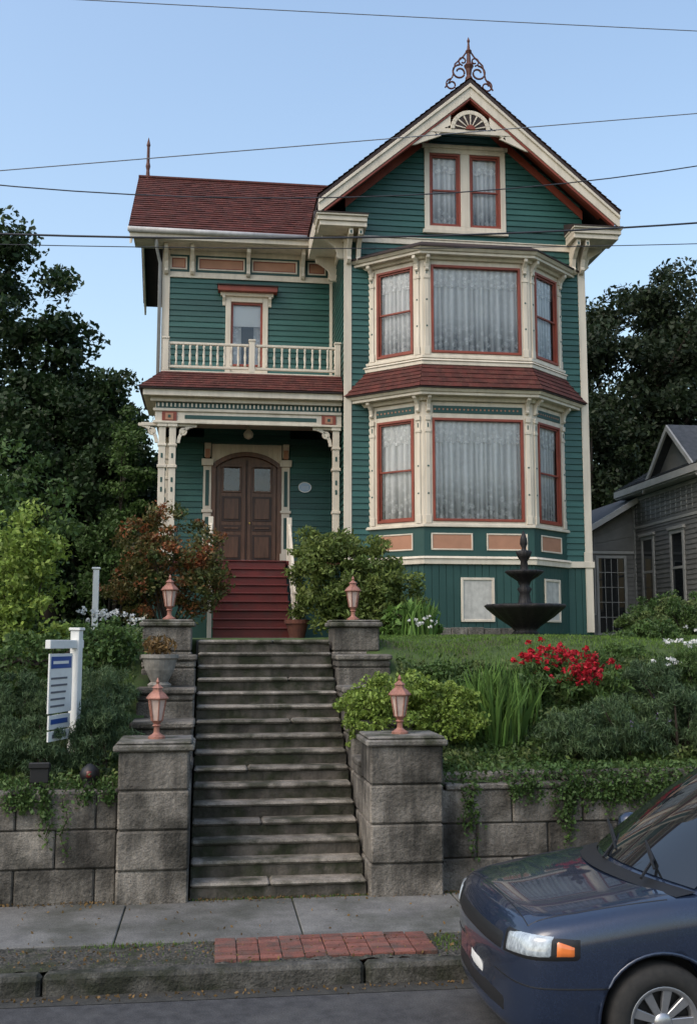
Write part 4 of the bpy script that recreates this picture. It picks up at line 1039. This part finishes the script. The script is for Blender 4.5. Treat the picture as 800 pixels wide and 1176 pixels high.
for (cx_,cy_,cz_,r_) in ((6.8,16,2.8,.45),(7.9,17,2.95,.6),(8.9,19.5,3.1,.8),(6.4,14.6,2.6,.4),(5.8,14.3,2.5,.3),(2.75,12.9,2.12,.28),(3.25,12.9,2.14,.26),(3.0,12.4,1.98,.3),(5.4,13.5,2.35,.3)):
    shrub('garden_shrub',(cx_,cy_,cz_-.35),[((cx_,cy_,cz_),(r_,r_*.8,r_*.6))],60,90,.13,.06,lf_mid if rng.random()<.6 else lf_low,.4)
shrub('hosta_plant',(3.35,17.2,2.6),[((3.3,17.2,2.85),(.5,.4,.3))],30,40,.12,.16,lf_iris,.4,.6)
def blades(name,mat,n,x0,x1,y0,y1,h0,h1,w,lean=.35,zf=hgt,round_=False):
    x=rng.uniform(x0,x1,n);y=rng.uniform(y0,y1,n)
    if round_:
        k=((x-(x0+x1)/2)/((x1-x0)/2))**2+((y-(y0+y1)/2)/((y1-y0)/2))**2<1; x=x[k];y=y[k];n=len(x)
    z=np.array([zf(a,b) for a,b in zip(x,y)])-.02
    h=rng.uniform(h0,h1,n); a=rng.uniform(0,2*PI,n); l=rng.random(n)*lean*h
    B=np.stack([x,y,z],1); mid=B+np.stack([np.cos(a)*l*.3,np.sin(a)*l*.3,h*.6],1); tip=B+np.stack([np.cos(a)*l,np.sin(a)*l,h],1)
    b=rng.uniform(0,2*PI,n); s=np.stack([np.cos(b),np.sin(b),0*b],1)*w*.5
    V=np.stack([B-s,B+s,mid+s*.9,tip,mid-s*.9],1).reshape(-1,3)
    return quadobj(name,V,mat,None,5)
blades('iris_clump',lf_iris,420,3.0,3.6,11.6,12.3,.45,.85,.03,.45,round_=True)
blades('iris_clump',lf_iris,130,3.45,3.9,12.0,12.5,.3,.55,.028,.5,round_=True)
blades('iris_clump',lf_iris,120,3.05,3.6,16.6,17.0,.3,.7,.04,.4,round_=True)
blades('lawn_grass',lf_grass,60000,1.9,10.5,13.6,20.0,.02,.055,.012)
blades('lawn_grass',lf_grass,30000,-6,-.95,10.7,19.0,.03,.10,.012)
blades('lawn_grass',lf_grass,24000,2.3,10.5,10.85,14.1,.02,.08,.012)
def carpet(name,n,x0,x1,y0,y1,h,mat,L=.06,asp=.5,up=.4,amp=True):
    x=rng.uniform(x0,x1,n); y=rng.uniform(y0,y1,n)
    hm=np.array([.35+.65*max(0,math.sin(a*4.1+1.3*math.sin(b*3.7))*math.sin(b*5.3+a)) for a,b in zip(x,y)]) if amp else 1
    z=np.array([hgt(a,b) for a,b in zip(x,y)])+rng.random(n)*h*hm
    quadobj(name,leafverts(np.stack([x,y,z],1),L,asp,up),mat)
carpet('flower_bed_groundcover',20000,2.3,8.5,10.9,13.2,.28,lf_low,.06)
carpet('flower_bed_groundcover',9000,2.3,6.5,10.9,13.1,.20,lf_mid,.045,.6)
carpet('flower_bed_groundcover',12000,-5,-.9,10.9,15,.28,lf_low,.055)
blades('verge_weeds',lf_grass,260,-1.0,.0,8.95,9.05,.01,.04,.007,zf=lambda x,y:.15)
blades('verge_weeds',lf_grass,200,1.85,2.05,8.55,9.0,.01,.045,.007,zf=lambda x,y:.15)
blades('verge_weeds',lf_grass,450,-2.5,2.5,8.42,9.0,.01,.03,.007,zf=lambda x,y:.15)
blades('verge_weeds',lf_grass,500,-.17,1.53,10.36,10.42,.01,.04,.007,zf=lambda x,y:.15)
e=empty('red_flower_bed')
P_,c_=clumpcloud([((4.45,13.0,2.2),(.75,.45,.24)),((4.1,12.5,2.1),(.5,.35,.24)),((4.7,12.4,2.05),(.4,.3,.22))],150,40,.12,.5)
quadobj('foliage',leafverts(P_,.09,.3,.8),lf_mid,e)
P_,c_=clumpcloud([((4.42,12.85,2.34),(.68,.38,.25)),((4.0,12.7,2.42),(.36,.3,.22)),((4.5,12.3,2.22),(.5,.25,.2))],170,13,.045,.75)
quadobj('petals',leafverts(P_,.048,.7),fl_red,e)
for (cx_,cy_,cz_,rx,n_) in ((-1.45,14.6,2.95,.45,40),(-1.0,15.4,2.85,.3,16),(6.6,13.6,2.55,.7,34),(3.0,15.0,2.85,.3,10),(5.6,12.3,2.35,.4,8),(7.2,14.4,2.8,.5,14)):
    P_,c_=clumpcloud([((cx_,cy_,cz_),(rx,.3,.10))],n_,10,.035,.6); quadobj('white_flowers',leafverts(P_,.034,.9),fl_white)
def ivy(x0,y0,ztop,n,len_):
    e=empty('trailing_vine'); pts=[];tb=MB('stems',bark,e)
    for i in range(n):
        xx=x0+random.uniform(-.14,.14); l=len_*random.uniform(.35,1); px=[]
        for k_ in range(9):
            px.append((xx+.03*math.sin(k_*1.3+i),y0-.02-.015*random.random(),ztop-l*k_/8))
        px=[(xx,y0+.2,ztop+.04)]+px; tb.tube(px,.004,4)
        for p_ in px:
            for q in range(9): pts.append((p_[0]+random.gauss(0,.035),p_[1]-.015+random.gauss(0,.014),p_[2]+random.gauss(0,.04)))
    tb.done(); quadobj('leaves',leafverts(np.array(pts),.038,.7),lf_mid,e)
for a in ((2.62,10.54,1.14,4,.75),(3.55,10.54,1.16,6,.7),(3.2,10.54,1.18,5,.22),(3.78,10.54,1.18,6,.3),(4.0,10.54,1.18,6,.42),(4.25,10.54,1.18,6,.3),(4.5,10.54,1.18,7,.4),(4.75,10.54,1.18,6,.35),(5.0,10.54,1.16,6,.3),(5.3,10.54,1.16,6,.3),(-1.45,10.41,1.19,5,.6),(-1.8,10.41,1.19,6,.2),(-2.3,10.41,1.2,6,.28),(-1.05,10.41,1.19,4,.15)): ivy(*a)
P_=np.stack([rng.uniform(2.3,6,2600),rng.uniform(10.6,11.1,2600),rng.uniform(1.16,1.32,2600)],1); quadobj('groundcover',leafverts(P_,.05,.6),lf_mid)
P_=np.stack([rng.uniform(-4,-.9,2200),rng.uniform(10.55,11.1,2200),rng.uniform(1.14,1.26,2200)],1); quadobj('groundcover',leafverts(P_,.05,.4,.5),lf_mid)
P_=np.concatenate([np.stack([rng.uniform(-3,6,900),10.40-np.abs(rng.normal(0,.07,900)),np.full(900,.162)],1),np.stack([rng.uniform(-3,4,560),rng.uniform(8.45,9.0,560),np.full(560,.155)],1),np.stack([rng.uniform(-4,4,360),8.2-np.abs(rng.normal(0,.06,360)),np.full(360,.012)],1),np.stack([rng.uniform(-3,5,130),rng.uniform(9.0,10.3,130),np.full(130,.16)],1)])
quadobj('fallen_leaves',leafverts(P_,.028,.6),lf_dry)

# ------------------------------------------------------------------ light, sky, camera
wd=bpy.data.worlds.new('World'); scene.world=wd; wd.use_nodes=True
nt=wd.node_tree; bg=nt.nodes['Background']; sky=nt.nodes.new('ShaderNodeTexSky'); sky.sky_type='NISHITA'; sky.sun_disc=False
SE,SA=math.radians(50),math.radians(-125)
sky.sun_elevation=SE; sky.sun_rotation=SA; sky.air_density=1.5; sky.dust_density=3.2; sky.ozone_density=1.3
nt.links.new(sky.outputs[0],bg.inputs[0]); bg.inputs[1].default_value=.26
ld=bpy.data.lights.new('sun','SUN'); ld.energy=.5; ld.angle=math.radians(30); ld.color=(1,.92,.82)
lo=bpy.data.objects.new('sun',ld); link(lo)
dirv=Vector((math.sin(SA)*math.cos(SE),math.cos(SA)*math.cos(SE),math.sin(SE)))
lo.rotation_euler=dirv.to_track_quat('Z','Y').to_euler()
cd=bpy.data.cameras.new('camera'); cd.sensor_fit='VERTICAL'; cd.sensor_height=36; cd.sensor_width=24.5; cd.lens=36.73; cd.clip_end=2000; cd.clip_start=.1
co=bpy.data.objects.new('camera',cd); link(co); co.location=(0,0,2.6); co.rotation_euler=(math.radians(96.98),0,math.radians(-7.4))
scene.camera=co
scene.view_settings.view_transform='Standard'; scene.view_settings.look='None'; scene.view_settings.exposure=0
